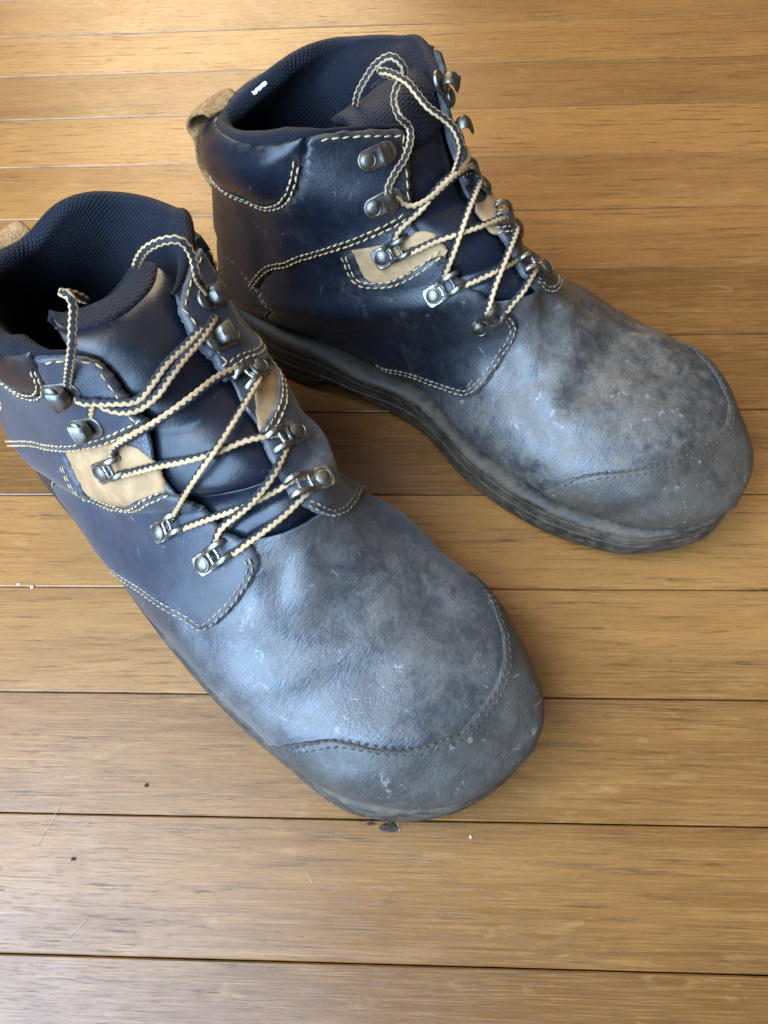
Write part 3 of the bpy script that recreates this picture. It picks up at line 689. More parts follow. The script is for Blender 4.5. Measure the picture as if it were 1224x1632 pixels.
def spec_lower():
    S = {}
    S['near'] = -1
    S['collar_near'] = [(0,562),(30,563),(61,563),(90,561),(115,560),(140,565),(163,576)]
    S['collar_far'] = [(0,404),(33,390),(55,368),(73,343),(94,325),(135,311),(184,311),(229,318),(265,331),(292,343),(304,339)]
    S['throat_near'] = [(163,576),(180,600),(200,624),(215,650),(240,678),(252,740),(294,792),(338,824),(353,846),(392,866)]
    S['throat_far'] = [(304,338),(290,360),(286,412),(279,445),(277,474),(286,502),(300,535),(338,576),(368,609),(380,648),(407,682),(420,715),(436,741),(456,785),(470,802)]
    S['creases'] = [([(330,1020),(400,1000),(480,985),(560,965)], .0010, .008), ([(300,975),(360,955),(440,930)], .0006, .006), ([(400,1060),(470,1020),(540,1010)], .0006, .006),
                    ([(470,1130),(520,1090),(590,1080)], .0006, .007), ([(590,840),(640,860),(680,900)], .0007, .006), ([(420,870),(450,900),(445,950)], .0012, .006), ([(150,800),(190,850),(250,880)], .0009, .008), ([(600,900),(660,930),(700,980)], .0005, .006)]
    S['ankle_bottom'] = [(245,668),(215,685),(175,703),(130,714),(80,713),(40,710),(15,714)]
    S['quarter_front'] = [(258,782),(294,792),(338,824),(353,846),(392,862),(410,878),(416,898),(406,925),(380,962),(352,992),(325,1006),(300,990),(265,968),(230,942),(200,922),(185,910)]
    S['quarter_front_far'] = [(462,794),(478,806),(500,817),(522,823),(545,819),(566,803),(584,779)]
    S['window_far'] = [(420,575),(434,590),(440,612),(437,640),(425,668),(411,688)]
    S['window'] = [(106,720),(116,742),(127,765),(140,786),(153,797),(171,803),(218,796),(256,782)]
    S['tan'] = [(97,716),(110,778),(136,808),(164,820),(208,820),(258,798),(264,778),(252,742),(232,722),(216,712),(180,703)]
    S['tab_v'] = 0.975
    S['toe_arc'] = [(436,1190),(460,1186),(490,1180),(520,1176),(552,1181),(590,1192),(640,1195),(690,1185),(735,1162),(770,1126),(793,1080),(802,1040),(797,1000),(782,962),(765,935),(745,912)]
    S['hook_near'] = [((91,617),(136,616)), ((133,676),(176,672))]
    S['loop_near'] = [((167,751),(208,734)), ((262,846),(301,826)), ((331,896),(368,870))]
    S['hook_far'] = [((338,474),(316,486)), ((360,540),(338,548))]
    S['loop_far'] = [((410,588),(388,608)), ((466,692),(436,707)), ((510,765),(477,779))]
    S['tongue_top'] = (158,500,0.126); S['tongue_cut'] = 67
    S['extra_stitch'] = [(1,622),(8,630),(13,640),(14,648),(10,655),(2,657)]
    S['laces'] = [
        [(360,884,1),(380,876,3.5),(400,860,3),(421,844,3),(456,816,3),(484,790,3.5),(496,780,1)],
        [(345,876,1),(350,860,3.5),(363,838,4),(402,795,5),(431,756,5),(449,722,3.5),(455,708,2)],
        [(285,845,1),(304,839,3.5),(343,824,3),(392,805,3),(441,780,3),(470,768,3.5),(490,762,1)],
        [(272,836,1),(282,818,3.5),(314,766,5),(358,702,6.5),(402,624,5),(408,606,2)],
        [(190,756,1),(208,751,3.5),(255,739,3),(300,731,3.5),(343,721,3.5),(392,704,3.5),(434,697,3.5),(450,694,1)],
        [(396,594,2),(377,597,4),(343,609,5.5),(304,638,6),(265,664,5),(230,684,4.5),(205,698,4),(188,712,3.5),(186,732,2)],
        [(150,660,3),(153,640,4),(160,630,5),(178,642,5),(204,649,5),(229,645,5.5),(253,628,7),(268,606,7),(288,578,6.5),(310,551,6),(326,524,6),(333,510,5)],
        [(114,612,3),(116,594,5),(114,560,'z',.168),(116,520,'z',.176),(117,490,'z',.183),(111,472,'z',.187),(100,467,'z',.186),(118,470,'z',.182),(140,480,'z',.176)],
        [(322,492,3),(318,474,4.5),(315,442,'z',.168),(306,406,'z',.178),(288,384,'z',.184),(261,384,'z',.184),(235,396,'z',.180),(222,412,'z',.174),(216,428,'z',.168)],
        [(128,622,5),(143,630,5.5),(184,634,5),(222,634,4.5),(243,612,5),(262,584,5),(290,556,5),(315,532,5),(338,545,3)],
    ]
    S['lace_tw'] = [0.5, 0.2, 0.45, 0.75, 0.45, 0.3, 0.2, 0.0, 0.0, 0.3]
    return S

# ------------------------------------------------------------------ one boot
def smooth1(x, k=3):
    x = np.array(x, float)
    for _ in range(k): x[1:-1] = 0.25 * x[:-2] + 0.5 * x[1:-1] + 0.25 * x[2:]
    return x
def build_boot(B, S):
    nr = S['near'] * 1.0                          # sign of v on the side that faces the camera
    # --- throat opening: half width in v as a function of u, for both sides
    U = np.linspace(-0.06, 1, 213)
    def throat(px, sg):
        q = np.array([B.side(*p, sg, 0.25) for p in px]); q[:, 1] *= sg
        q = q[q[:, 1] < 0.26]
        return q[np.argsort(q[:, 0])]
    tn, tf = throat(S['throat_near'], nr), throat(S['throat_far'], -nr)
    uthr = max(tn[-1, 0], tf[-1, 0]) + 0.022
    def gfun(q):
        u = np.r_[q[:, 0], uthr]; v = np.r_[q[:, 1], 0.0]
        g = np.interp(U, u, v); g = smooth1(g, 6); g[U >= uthr] = 0
        return lambda x: np.interp(x, U, g)
    gN, gF = gfun(tn), gfun(tf)
    print('throat', B.root.name, 'uthr', round(uthr, 3), 'near', np.round(tn, 3).tolist(), 'far', np.round(tf, 3).tolist())
    # --- collar line: u where the boot ends, for every v
    cn = np.array([B.side(*p, nr) for p in S['collar_near']]); cf = np.array([B.side(*p, -nr) for p in S['collar_far']])
    print('collar near', np.round(cn, 3).tolist(), 'far', np.round(cf, 3).tolist())
    VV = np.linspace(-1, 1, 161)
    allv = np.vstack([cn, cf]); allv = allv[np.argsort(allv[:, 1])]
    # wrap round the heel so both ends agree
    lo, hi = allv[0], allv[-1]
    ub = (lo[0] * (1 - hi[1]) + hi[0] * (1 + lo[1])) / ((1 - hi[1]) + (1 + lo[1]) + 1e-9)
    ue_arr = smooth1(np.interp(VV, np.r_[-1, allv[:, 1], 1], np.r_[ub, allv[:, 0], ub]), 6)
    ue = lambda v: np.interp(v, VV, ue_arr)
    S['ub'] = ub; S['ue'] = ue
    # --- upper: two halves from throat edge to sole, joined in front and behind
    V, Fc = [], []
    nu, nv = 200, 86
    for sg, g in ((nr, gN), (-nr, gF)):
        a = np.linspace(0, 1, nu)[:, None]; w = np.linspace(0, 1, nv)[None] ** 1.0
        g0 = g(0.0); vv0 = sg * (g0 + (1 - g0) * w); u0 = ue(vv0)
        uj = uthr + 0.002; ka = 0.42                # rows past the throat are common to both halves, so they meet in front
        u = np.where(a < ka, u0 + (uj - u0) * a / ka, uj + (1 - uj) * (a - ka) / (1 - ka)); gg = g(u) + 0.012 * (u < uthr - 0.03); v = sg * (gg + (1 - gg) * w)
        P = B.at(u.ravel(), v.ravel(), 0.0)
        f = grid_faces(nu, nv, base=len(V)); f = [t[::-1] for t in f] if sg * B.mir > 0 else f
        Fc += f; V += list(P)
    upper = B.obj('upper', V, Fc, [M[S.get('vamp', 'vamp')], M['edge']])
    bm = bmesh.new(); bm.from_mesh(upper.data); bmesh.ops.remove_doubles(bm, verts=bm.verts, dist=2e-5)
    bmesh.ops.holes_fill(bm, edges=[e for e in bm.edges if e.is_boundary and all(vt.co.y > 0.30 for vt in e.verts)], sides=0)
    bmesh.ops.recalc_face_normals(bm, faces=bm.faces)
    bm.to_mesh(upper.data); bm.free()
    md = upper.modifiers.new('thickness', 'SOLIDIFY'); md.thickness = 0.0014; md.offset = -1; md.material_offset_rim = 1
    # --- far-side copies follow their own throat edge
    def far(poly):
        p = np.array(poly, float); av = np.abs(p[:, 1]); n_, f_ = gN(p[:, 0]), gF(p[:, 0])
        av = 1 - (1 - av) * (1 - f_) / (1 - n_)
        return np.stack([p[:, 0], -nr * np.clip(av, -0.3, 0.997)], -1)
    near_uv = lambda px: np.array([B.side(*p, nr) for p in px])
    # --- lower quarters with the window for the tan piece
    qf, win, ank, tan = near_uv(S['quarter_front']), near_uv(S['window']), near_uv(S['ankle_bottom']), near_uv(S['tan'])
    if 'counter_low' in S:
        ctr = near_uv(S['counter_low']); padl = near_uv(S['pad_low'])
        B.store = (ctr, padl)
    else:                                         # the heel of this boot is outside the frame: take the other boot's
        ctr, padl = [np.stack([q[:, 0], nr * np.abs(q[:, 1])], -1) for q in S['borrow'].store]
    vb = nr * 0.985
    clamp = lambda q: np.stack([q[:, 0], nr * np.clip(np.abs(q[:, 1]), 0, 0.993)], -1)
    qf, win, ank, tan, ctr, padl = map(clamp, (qf, win, ank, tan, ctr, padl))
    # from arch back along the sole to the counter, up, along under the ankle panel, round the window
    low0 = qf[-1]; cb = ctr[0]
    bottom = [(low0[0] - 0.01, nr * min(0.97, abs(low0[1]) + 0.06)), (0.5 * (low0[0] + cb[0]), vb * 0.97), (cb[0] + 0.02, nr * 0.95)]
    ku = ank[:, 0].max()
    under = [(p[0] - 0.02, p[1]) for p in ank[::-1] if abs(p[1]) > abs(win[0, 1]) + 0.02]
    quarter = np.array([*qf, *bottom, *ctr[:3], *under, (win[0, 0] - 0.015, win[0, 1]), *win[:-1]])
    # ankle panel
    cne = cn[np.abs(cn[:, 1]) < abs(padl[-1, 1])]; cne = cne[np.argsort(-np.abs(cne[:, 1]))]
    f_end = ank[np.abs(ank[:, 1]).argmin()]
    thr = [(u, nr * float(gN(u))) for u in np.linspace(cne[-1, 0] + 0.008, f_end[0] - 0.006, 8)]
    ank_s = ank[np.argsort(np.abs(ank[:, 1]))]
    k = 2 if len(ctr) > 3 else 0
    top = [(float(ue(v)) + 0.004, v) for v in np.linspace(padl[-1, 1], thr[0][1], 10)]
    ankle = np.array([*top, *thr, *ank_s, *ctr[k + 1:], (ctr[-1, 0], vb), (padl[0, 0], vb), *padl[:-1]])
    pad_top = [(float(ue(v)) + 0.002, v) for v in np.linspace(padl[-1, 1], vb, 12)]
    pad = np.array([(padl[0, 0], vb), *padl, *pad_top[1:]])
    counter = np.array([*ctr, (ctr[-1, 0], vb), (0.36, vb), (ctr[0, 0] + 0.03, vb)])
    qff = B.uvs(S['quarter_front_far']); fq = far(quarter)[len(qf) - 3:]
    if qff[-1, 1] * -nr > abs(fq[0, 1]): fq = fq[1:]
    wf = far(win)[1:]; uw = win[-1, 0]
    if 'window_far' in S:
        wf = B.uvs(S['window_far']); uw = wf[-1, 0]; av = abs(wf[0, 1])
        ankf = [(q_[0] - 0.02, q_[1]) for q_ in far(ank)[::-1] if abs(q_[1]) > av + 0.02]
        fq = np.array([*far(np.array([*qf[-3:], *bottom, *ctr[:3]])), *sorted(ankf, key=lambda q_: -abs(q_[1])), (wf[0, 0] - 0.015, wf[0, 1]), *wf])
        if qff[-1, 1] * -nr > abs(fq[0, 1]): fq = fq[1:]
    far_quarter = np.vstack([[(u, -nr * float(gF(u))) for u in np.linspace(uw + 0.004, qff[0, 0] - 0.004, 6)], qff, fq])
    for sgn, tr, tag_ in ((1, lambda q: q, 'near'), (-1, far, 'far')):
        tp = panel(B, 'tan_inlay', tr(tan), 0.0007, M['tan'], M['tanedge'])
        q = panel(B, 'quarter', quarter if sgn > 0 else far_quarter, 0.0021, M[S.get('navy', 'navy_blue_lit')], M['edge'])
        a = panel(B, 'ankle_panel', tr(ankle), 0.0032, M[S.get('navy', 'navy_blue_lit')], M['edge'], rag=0.0004)
        pd = panel(B, 'collar_pad', tr(pad), 0.0012, M['pad'], M['edge'], bulge=0.0030)
        hc = panel(B, 'heel_counter', tr(counter), 0.0010, M['navy'], M['edge'])
        # stitching
        def off_in(row, d):                       # shift a row of (u,v) sideways by d metres
            r = np.asarray(row) * SC; t = np.gradient(r, axis=0); n = np.stack([-t[:, 1], t[:, 0]], -1); n /= np.linalg.norm(n, axis=1, keepdims=True)
            return (r + n * d) / SC
        s_ = nr
        dirty = M['threaddirty']; cl = M['thread']
        vcorner = int(np.argmax(qf[:, 0])) if False else None
        front = qf[5:]
        stitch_line(B, [off_in(front, s_ * 0.0028) if sgn > 0 else off_in(qff[1:], -s_ * 0.0028)], dirty, q, off=0.00212, shift=(0, 0.0021 * s_ * sgn * B.mir), pitch=0.0036, length=0.0029)
        w2 = win[1:]
        stitch_line(B, [off_in(w2, s_ * 0.0030) if sgn > 0 else off_in(wf, -s_ * 0.0030)], cl, q, off=0.00212, shift=(0, 0.0024), pitch=0.0040)
        stitch_line(B, [tr(off_in(ank_s, s_ * 0.0030))], cl, a, off=0.0032, shift=(0, 0.0023), pitch=0.0040)
        stitch_line(B, [tr(off_in(padl[:-1], -s_ * 0.0026))], cl, a, off=0.0032, shift=(0, -0.0023), pitch=0.0040)
        topr = [(p[0] + 0.011, p[1]) for p in top[1:]] + [(u + 0.004, v + nr * 0.016) for u, v in thr]
        stitch_line(B, [tr(topr)], cl, a, off=0.0032, pitch=0.0046, length=0.0036)
        stitch_line(B, [tr(ctr)], M['threaddirty'], hc, off=0.0011, shift=(-0.0012, 0.0012), pitch=0.0034)
    if 'extra_stitch' in S: stitch_line(B, [near_uv(S['extra_stitch'])], M['thread'], B.root, off=0.0032, pitch=0.0036, length=0.0028)
    # --- toe cap
    arc = np.array([B.uv(*p) for p in S['toe_arc']]); arc = arc[np.argsort(arc[:, 1])]
    print('arc', np.round(arc, 3).tolist())
    vs = np.linspace(-1, 1, 181); u0 = smooth1(np.interp(vs, arc[:, 1], arc[:, 0]), 3)
    rgn = np.random.default_rng(4); u0 = u0 + smooth1(rgn.normal(0, 0.0016, len(vs)), 1)
    prof = [(-0.0004, -0.0012), (0.0, 0.0003), (0.0008, 0.0007), (0.0022, 0.0010)]
    rows = [(np.clip(u0 + d / 0.33, 0, 1), np.full(len(vs), h)) for d, h in prof]
    for a in np.linspace(0.03, 1, 44)[0:]: rows.append((u0 + 0.0022 / 0.33 + (1 - u0 - 0.0022 / 0.33) * a, np.full(len(vs), 0.0010 * (1 - 0.4 * a))))
    P = np.concatenate([B.at(np.minimum(u, 0.9999), vs, h) for u, h in rows])
    f = grid_faces(len(rows), len(vs)); f = [t[::-1] for t in f] if B.mir > 0 else f
    fm = [1 if i < (len(vs) - 1) else 0 for i in range(len(f))]
    tc = B.obj('toe_cap', P, f, [M[S.get('toe', 'toe')], M['gap']], fmat=fm)
    bm = bmesh.new(); bm.from_mesh(tc.data); bmesh.ops.recalc_face_normals(bm, faces=bm.faces)
    bm.to_mesh(tc.data); bm.free()
    sel = (vs > arc[0, 1]) & (vs < arc[-1, 1])
    sr = np.stack([u0 + 0.0040 / 0.33, vs], -1)[sel]
    stitch_line(B, [sr], M['dullthread'], tc, off=0.0008, shift=(0, -0.0026 * B.mir), pitch=0.0034, length=0.0027, wid=0.00042)
    # --- tongue: follows the closed front of the boot a little below it, then leans back into the opening
    us = np.linspace(uthr + 0.05, 0.015, 60); n_v = 41
    rowsP = []
    puff = lambda u: 0.0021 * np.abs(np.sin((u / max(uthr, 0.1)) * math.pi * 3.0)) ** 0.6
    for u in us:
        a, b = float(gN(u)) + 0.10, float(gF(u)) + 0.10
        v = np.linspace(-b, a, n_v) * nr; x = np.linspace(-1, 1, n_v)
        rowsP.append(B.at(np.full(n_v, u), v, -0.0062 + puff(u) * (1 - x ** 4) - 0.0035 * np.abs(x) ** 3))
    base = rowsP[-1]; mid = base[n_v // 2]; prev = rowsP[-6][n_v // 2]
    topc = B.high(*S['tongue_top']); d0 = (mid - prev); d0 /= np.linalg.norm(d0)
    L = np.linalg.norm(topc - mid)
    P0, P1, P2, P3 = mid, mid + d0 * L * 0.45, topc + (mid - topc) * 0.25 + np.array([0, 0, 0.004]), topc
    nt = 26; topP = []
    for t in np.linspace(0, 1, nt)[1:]:
        c = (1 - t) ** 3 * P0 + 3 * (1 - t) ** 2 * t * P1 + 3 * (1 - t) * t * t * P2 + t ** 3 * P3
        x = np.linspace(-1, 1, n_v); wd = 1 - 0.10 * t - 0.55 * max(0, (t - 0.6) / 0.4) ** 3
        r = (base - mid); r2 = r.copy(); r2[:, 0] *= wd
        r2 = r2 + np.array([0, -0.006, -0.004]) * (t * np.abs(x) ** 2)[:, None] + np.array([0, 0, 0.0016]) * (np.sin(x * 5 + 1) * t)[:, None]
        rr = (np.abs(x) ** 6)[:, None] * (c - mid) * (-0.25 * t)
        topP.append(c + r2 + rr)
    def strip(name, rr, mat, th, uvsc=True):
        A = np.concatenate(rr); f = grid_faces(len(rr), n_v)
        Gd = np.array(rr); du = np.r_[0, np.cumsum(np.linalg.norm(np.diff(Gd[:, n_v // 2], axis=0), axis=1))]
        dv = np.r_[0, np.cumsum(np.linalg.norm(np.diff(Gd[-1], axis=0), axis=1))]
        uvl = [(dv[j], du[i]) for i in range(len(rr)) for j in range(n_v)]
        o = B.obj(name, A, f, [mat, M['edge']], uvs=uvl)
        n = np.cross(Gd[1, n_v // 2] - Gd[0, n_v // 2], Gd[0, n_v // 2 + 1] - Gd[0, n_v // 2])
        md = o.modifiers.new('thickness', 'SOLIDIFY'); md.thickness = th; md.offset = -1 if n[2] > 0 else 1
        if n[2] < 0:
            o.data.flip_normals(); md.offset = -1
        return o
    kt = S['tongue_cut']; allr = rowsP + topP      # leather up to row kt, spacer mesh above it
    tg = strip('tongue', allr[:kt], M['pad'], 0.0022)
    strip('tongue_top', [q_ + np.array([0, 0, -0.0016]) for q_ in allr[kt - 3:]], M['mesh'], 0.0045)
    Lr = allr[kt - 3]; Nr = np.cross(np.gradient(Lr, axis=0), allr[kt - 3] - allr[kt - 5]); Nr /= np.linalg.norm(Nr, axis=1, keepdims=True) + 1e-12
    if Nr[n_v // 2, 2] < 0: Nr = -Nr
    stitch_line(B, [(Lr + Nr * 0.0003, Nr)], M['thread'], tg, pitch=0.0044)
    x = np.linspace(0.06, 0.94, 40)
    # --- lining with its padded rim
    V, Fc, UVs = [], [], []
    nl = 100
    for sg, g in ((nr, gN), (-nr, gF)):
        g0 = g(0.0); w_ = np.linspace(0, 1, nl); v = sg * (g0 + 0.004 + (1 - g0 - 0.004) * w_); u0 = ue(v)
        back = np.clip((np.abs(v) - abs(padl[-1, 1]) + 0.05) / 0.12, 0, 1)
        far_pad = 1.0 if sg != nr else 0.0
        rad = (0.0010 + (0.0036 * back)) if sg == nr else (0.0012 + 0.0022 * np.clip((np.abs(v) - g0 - 0.03) / 0.12, 0, 1) + 0.0012 * np.clip((np.abs(v) - 0.7) / 0.3, 0, 1))
        P = B.at(u0, v, 0.0008); N = B.normal(u0, v)
        D = B.raw(u0 - 0.01, v) - B.raw(u0 + 0.01, v); D -= N * (D * N).sum(1, keepdims=True); D /= np.linalg.norm(D, axis=1, keepdims=True)
        C = P - N * rad[:, None]
        rws = []
        for ph in np.linspace(-35, 180, 12):
            a = math.radians(ph); rws.append(C + N * (math.cos(a) * rad)[:, None] + D * (math.sin(a) * rad)[:, None])
        deep = np.linspace(0.012, 0.50, 40)
        for d in deep:
            th = 2 * rad + (0.0045 * np.clip(np.sin(min(d / 0.16, 1) * math.pi), 0, 1)) * (0.35 + 0.65 * np.maximum(back, far_pad))
            uu = np.minimum(u0 + d, 0.56)
            th = th + 0.0035 * min(d / 0.25, 1)
            gg = g(uu) + 0.03 * min(d / 0.05, 1) + 0.004; vd = sg * (gg + (1 - gg) * w_)
            rws.append(B.raw(uu, vd) - B.normal(uu, vd) * (th - 0.0008)[:, None])
        Gd = np.array(rws); b = len(V)
        V += list(Gd.reshape(-1, 3))
        f = grid_faces(len(rws), nl, base=b); f = [t[::-1] for t in f] if sg * B.mir < 0 else f
        Fc += f
        du = np.cumsum(np.r_[0, np.linalg.norm(np.diff(Gd[:, nl // 2], axis=0), axis=1)]); dv = np.cumsum(np.r_[0, np.linalg.norm(np.diff(Gd[16], axis=0), axis=1)])
        UVs += [(dv[j] + (0.3 if sg > 0 else 0), du[i]) for i in range(len(rws)) for j in range(nl)]
    B.obj('lining', V, Fc, M['mesh'], uvs=UVs)
    # --- rubber sole
    o = catmull(B.sole, 200, True); t = np.roll(o, -1, 0) - np.roll(o, 1, 0); n = np.stack([t[:, 1], -t[:, 0]], -1); n /= np.linalg.norm(n, axis=1, keepdims=True)
    def ring(z, off):
        p = o + n * np.broadcast_to(off, len(o))[:, None]; y = p[:, 1]
        zs = 1 - 0.30 * np.clip((y - 0.09) / 0.03, 0, 1) - 0.05 * np.clip((y - 0.23) / 0.05, 0, 1); p = p + n * (0.0017 * np.clip((y - 0.24) / 0.03, 0, 1))[:, None]
        spring = .010 * np.clip((y - .225) / .09, 0, 1.2) ** 2
        arch = np.clip(np.minimum((y - 0.088) / 0.006, (0.150 - y) / 0.03), 0, 1)
        zz = np.maximum(z, 0.011 * arch) if z < 0.0115 else np.full(len(p), z)
        wv = 0.00035 * np.sin(y * 90 + p[:, 0] * 60)
        return np.stack([p[:, 0] * B.mir, y, zz * zs + spring + (wv if z > 0.012 else 0)], -1)
    def shell(name, levels, cap_bottom=False):
        rid = 1 - 0.75 * np.clip((o[:, 1] - 0.05) / 0.09, 0, 1)
        R = [ring(z * MM, (np.clip(k, -0.6, 9) * rid + min(k + 0.6, 0)) * MM) for z, k in levels]; m = len(o)
        f = grid_faces(len(R), m, True)
        if cap_bottom: f.append(tuple(range(m)))
        ob = B.obj(name, np.concatenate(R), f, M['rubber'])
        bm = bmesh.new(); bm.from_mesh(ob.data); bmesh.ops.recalc_face_normals(bm, faces=bm.faces); bm.to_mesh(ob.data); bm.free()
        return ob
    shell('outsole', [(0, -2.5), (0.6, -0.6), (2, 0.1), (6, 0.5), (8.6, 0.3), (9.3, -0.3), (10.1, -0.3), (11, 0.5), (13.6, 0.7), (14.6, 0.1), (15, -1.2), (15.4, -3)], True)
    shell('midsole', [(14.8, -2.5), (15.4, -0.6), (16.2, 0.5), (18.8, 0.5), (19.3, 0.0), (20.1, 0.0), (20.8, 0.4), (23.5, 0.4), (24.3, -0.5), (25.2, -1.0), (25.8, -3)])
    shell('welt', [(25.0, -3), (25.3, -0.4), (26.2, 0.2), (28.2, 0.0), (29.6, -0.7), (31.2, -2.2), (32.6, -4.6), (33.4, -8.0), (34.0, -12.0), (34.0, -18.0)])
    # --- hardware
    for r, tp_ in S['hook_near']: hardware(B, 'hook', B.side(*r, nr), B.side(*tp_, nr), 0.0033)
    for i, (r, tp_) in enumerate(S['loop_near']): hardware(B, 'loop', B.side(*r, nr), B.side(*tp_, nr), 0.0012 if i == 0 else 0.0023)
    for r, tp_ in S['hook_far']: hardware(B, 'hook', B.side(*r, -nr, 0.2), B.side(*tp_, -nr, 0.2), 0.0033)
    for i, (r, tp_) in enumerate(S['loop_far']): hardware(B, 'loop', B.side(*r, -nr, 0.2), B.side(*tp_, -nr, 0.2), 0.0012 if i == 0 else 0.0023)
    # --- laces
    V, Fc, UVs = [], [], []
    for seg, tw in zip(S['laces'], S['lace_tw']):
        pts, nor = [], []
        for q in seg:
            if q[2] == 'z':
                pts.append(B.high(q[0], q[1], q[3])); nor.append(B.R3.T @ (-pix_dir(q[0], q[1])))
            else:
                uv = B.uv(q[0], q[1]); pts.append(B.at(uv[0], uv[1], q[2] * MM * 0.92)[0]); nor.append(B.normal(np.array([uv[0]]), np.array([uv[1]]))[0])
        v, f, w = cord(pts, nor, [tw * 0.6, tw * 0.8, tw * 0.9, tw * 0.6], one=not any(q[2] == 'z' for q in seg))
        b = len(V); V += list(v); UVs += w; Fc += [tuple(i + b for i in g) for g in f]
    B.obj('lace', V, Fc, M['lace'], uvs=UVs)
    # --- pull tab: a suede strap looped out behind the heel
    vt = S.get('tab_v', 0.999); C = B.raw(np.array([float(ue(vt))]), np.array([vt]))[0]; H2 = B.raw(np.array([float(ue(vt)) + 0.10]), np.array([vt]))[0]
    path = [C + np.array([0, -.0010, .0006]), C + np.array([0, -.006, .0018]), C + np.array([0, -.013, -.002]), C + np.array([0, -.0185, -.008]), C + np.array([0, -.020, -.0135]), C + np.array([0, -.0165, -.018]), H2 + np.array([0, -.0045, .003]), H2 + np.array([0, .002, -.006])]
    pc = catmull(path, 46); T = np.gradient(pc, axis=0); T /= np.linalg.norm(T, axis=1, keepdims=True)
    Nn = np.stack([0 * T[:, 0], -T[:, 2], T[:, 1]], -1); V = []; th = 0.0011
    ws = np.linspace(-1, 1, 13)
    for p, q in zip(pc, Nn):
        for sgn, seq in ((1, ws), (-1, ws[::-1])):
            for w in seq: V.append(p + q * sgn * th * (0.6 if abs(w) == 1 else 1) + np.array([w * 0.0105, 0, 0.0012 * math.sin(w * 2 + p[1] * 200)]))
    m = 26; Fc = [(i * m + a, i * m + (a + 1) % m, (i + 1) * m + (a + 1) % m, (i + 1) * m + a) for i in range(len(pc) - 1) for a in range(m)]
    Fc += [tuple(range(m))[::-1], tuple(range((len(pc) - 1) * m, len(pc) * m))]
    pt = B.obj('pull_tab', V, Fc, M['suede'])
    bm = bmesh.new(); bm.from_mesh(pt.data); bmesh.ops.recalc_face_normals(bm, faces=bm.faces); bm.to_mesh(pt.data); bm.free()

upper_spec, lower_spec = spec_upper(), spec_lower()
boot_a = Boot(A_KEYS, A_SOLE, A_PLACE, 1, upper_spec['creases'] + [(upper_spec['toe_arc'], 0.00025, 0.0013)])
build_boot(boot_a, upper_spec)
tag(boot_a.root, 'left work boot farther back on the boards, its whole dusty toe and collar in view', 'boot', 'pair of worn navy leather work boots')
boot_b = Boot(B_KEYS, B_SOLE, B_PLACE, -1, lower_spec['creases'] + [(lower_spec['toe_arc'], 0.00025, 0.0013)])
lower_spec['borrow'] = boot_a
build_boot(boot_b, lower_spec)
tag(boot_b.root, 'right work boot in front, its heel cut off by the left edge of the photo', 'boot', 'pair of worn navy leather work boots')

# ------------------------------------------------------------------ small things
def project(B, p):
    d = np.array(B.mat @ Vector(p)) - CAM; z = d @ FW
    return np.array([CX + F * (d @ RI) / z, CY - F * (d @ UP) / z])
def white_patch(B, S):
    def rim(v):
        v = np.array([v]); u = S['ue'](v)
        N = B.normal(u, v)[0]; D = B.raw(u - 0.01, v)[0] - B.raw(u + 0.01, v)[0]; D -= N * (D @ N); D /= np.linalg.norm(D)
        return B.at(u, v, 0.0008)[0] - N * 0.0043 + D * 0.0051, N, D
    vs = np.linspace(0.80, 0.995, 80); pr = np.array([project(B, rim(v)[0]) for v in vs])
    a, b = [vs[((pr - np.array(q)) ** 2).sum(1).argmin()] for q in ((403, 150), (422, 129))]
    V = []
    for t in np.linspace(0, 1, 7):
        p, N, D = rim(a * (1 - t) + b * t)
        for k in (-1, 0, 1): V.append(p + N * k * (0.0009 + 0.0003 * math.sin(t * 17 + k)) + D * (0.0002 * math.sin(t * 9) - 0.0003 * abs(k)))
    B.obj('woven_tag', V, grid_faces(7, 3), M['white'])
white_patch(boot_a, upper_spec)

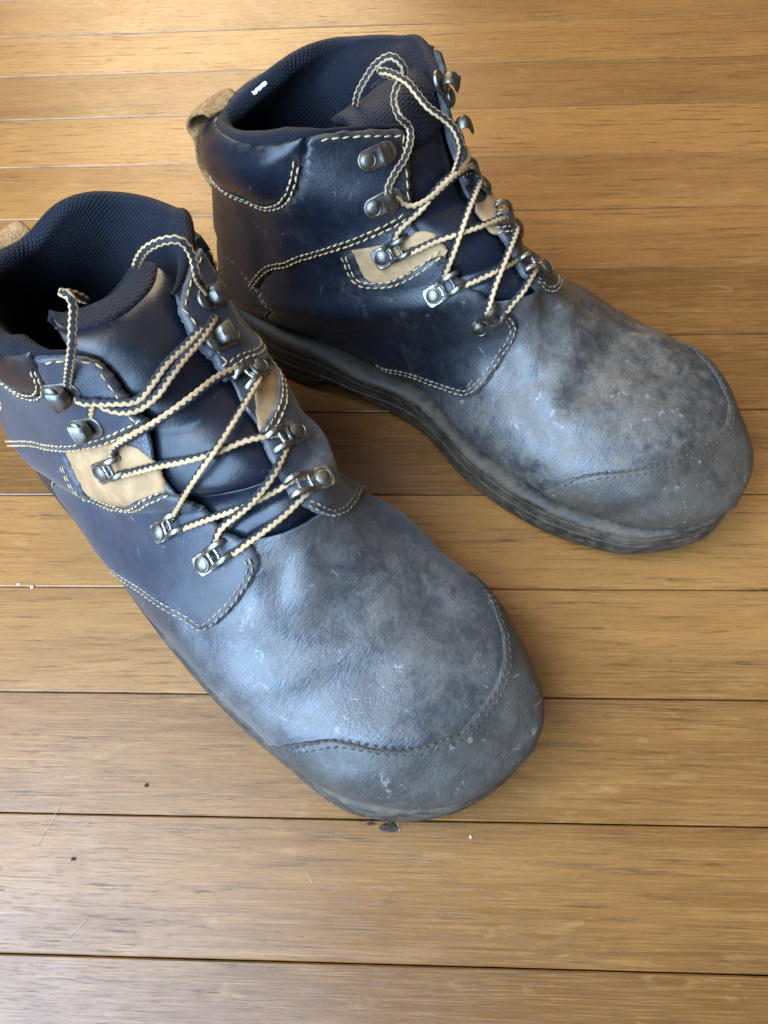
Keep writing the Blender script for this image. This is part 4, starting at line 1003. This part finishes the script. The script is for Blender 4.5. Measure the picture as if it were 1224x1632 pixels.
def lump(name, px, size, mat, label, cat, seed, group=None, flat=0.5):  # an uneven crumb
    rg = np.random.default_rng(seed); bm = bmesh.new(); bmesh.ops.create_icosphere(bm, subdivisions=2, radius=1.0)
    for v in bm.verts:
        k = 1 + 0.35 * math.sin(v.co.x * 5 + seed) * math.cos(v.co.y * 4) + rg.normal(0, 0.12)
        v.co = Vector((v.co.x * size[0] * k, v.co.y * size[1] * k, max(v.co.z, -0.6) * min(size) * flat * k))
    me = bpy.data.meshes.new(name); bm.to_mesh(me); bm.free(); me.materials.append(mat)
    o = bpy.data.objects.new(name, me); COL.objects.link(o)
    p = at_height(*px, 0.0); o.location = (p[0], p[1], min(size) * flat * 0.5)
    return tag(o, label, cat, group)
M['dirt'] = plain('dry_dirt', (0.030, 0.017, 0.010), (0.085, 0.055, 0.035), 900, 0.95, 1.0, 0.0008)
M['grit'] = plain('pale_grit', (0.50, 0.47, 0.42), (0.72, 0.69, 0.63), 900, 0.9, 0.6, 0.0005)
M['fibre'] = plain('pale_fibre', (0.50, 0.44, 0.34), (0.62, 0.56, 0.45), 300, 0.7)
lump('dirt_clod', (619, 1319), (0.0040, 0.0020), M['dirt'], 'flat dark brown dirt clod beside the board seam under the front boot toe', 'dirt', 3, flat=0.45)
lump('dirt_crumb', (590, 1313), (0.0022, 0.0007), M['dirt'], 'thin dark crumb on the board seam left of the dirt clod', 'dirt', 4)
lump('dirt_crumb', (234, 1252), (0.0010, 0.0009), M['dirt'], 'tiny dark crumb alone on the board left of the front boot toe', 'dirt', 6)
lump('dirt_crumb', (117, 1369), (0.0010, 0.0008), M['dirt'], 'tiny dark crumb on the second board from the bottom at the left', 'dirt', 8)
lump('grit_grain', (29, 931), (0.0009, 0.0006), M['grit'], 'white grit grain at the left edge, the one nearer the frame', 'grit', 9)
lump('grit_grain', (51, 936), (0.0010, 0.0007), M['grit'], 'white grit grain on the seam left of the front boot, nearer the boot', 'grit', 10)
lump('grit_grain', (750, 1334), (0.0006, 0.0008), M['grit'], 'white grit grain right of the dirt clod below the front boot', 'grit', 12)
def fibre(pts, label):
    P = [at_height(x, y, 0.0004 + 0.0006 * (i % 2)) for i, (x, y) in enumerate(pts)]
    c = np.mean(P, 0); c[2] = 0
    v, f = wire(np.array(P) - c, 0.00008, 5)
    o = mesh_obj('fibre', np.array(v), f, M['fibre']); o.location = c
    tag(o, label, 'fibre')
fibre([(96, 1282), (84, 1305), (70, 1328), (58, 1348)], 'fine pale hair lying across the seam near the left edge')
fibre([(139, 1464), (128, 1475), (112, 1490), (104, 1497)], 'fine hair lying slanted on the lowest full board at the left')
fibre([(487, 1392), (493, 1398), (497, 1408)], 'short curved pale hair on the board below the front boot')
fibre([(636, 1298), (634, 1312), (637, 1324)], 'short pale hair standing beside the dirt clod')
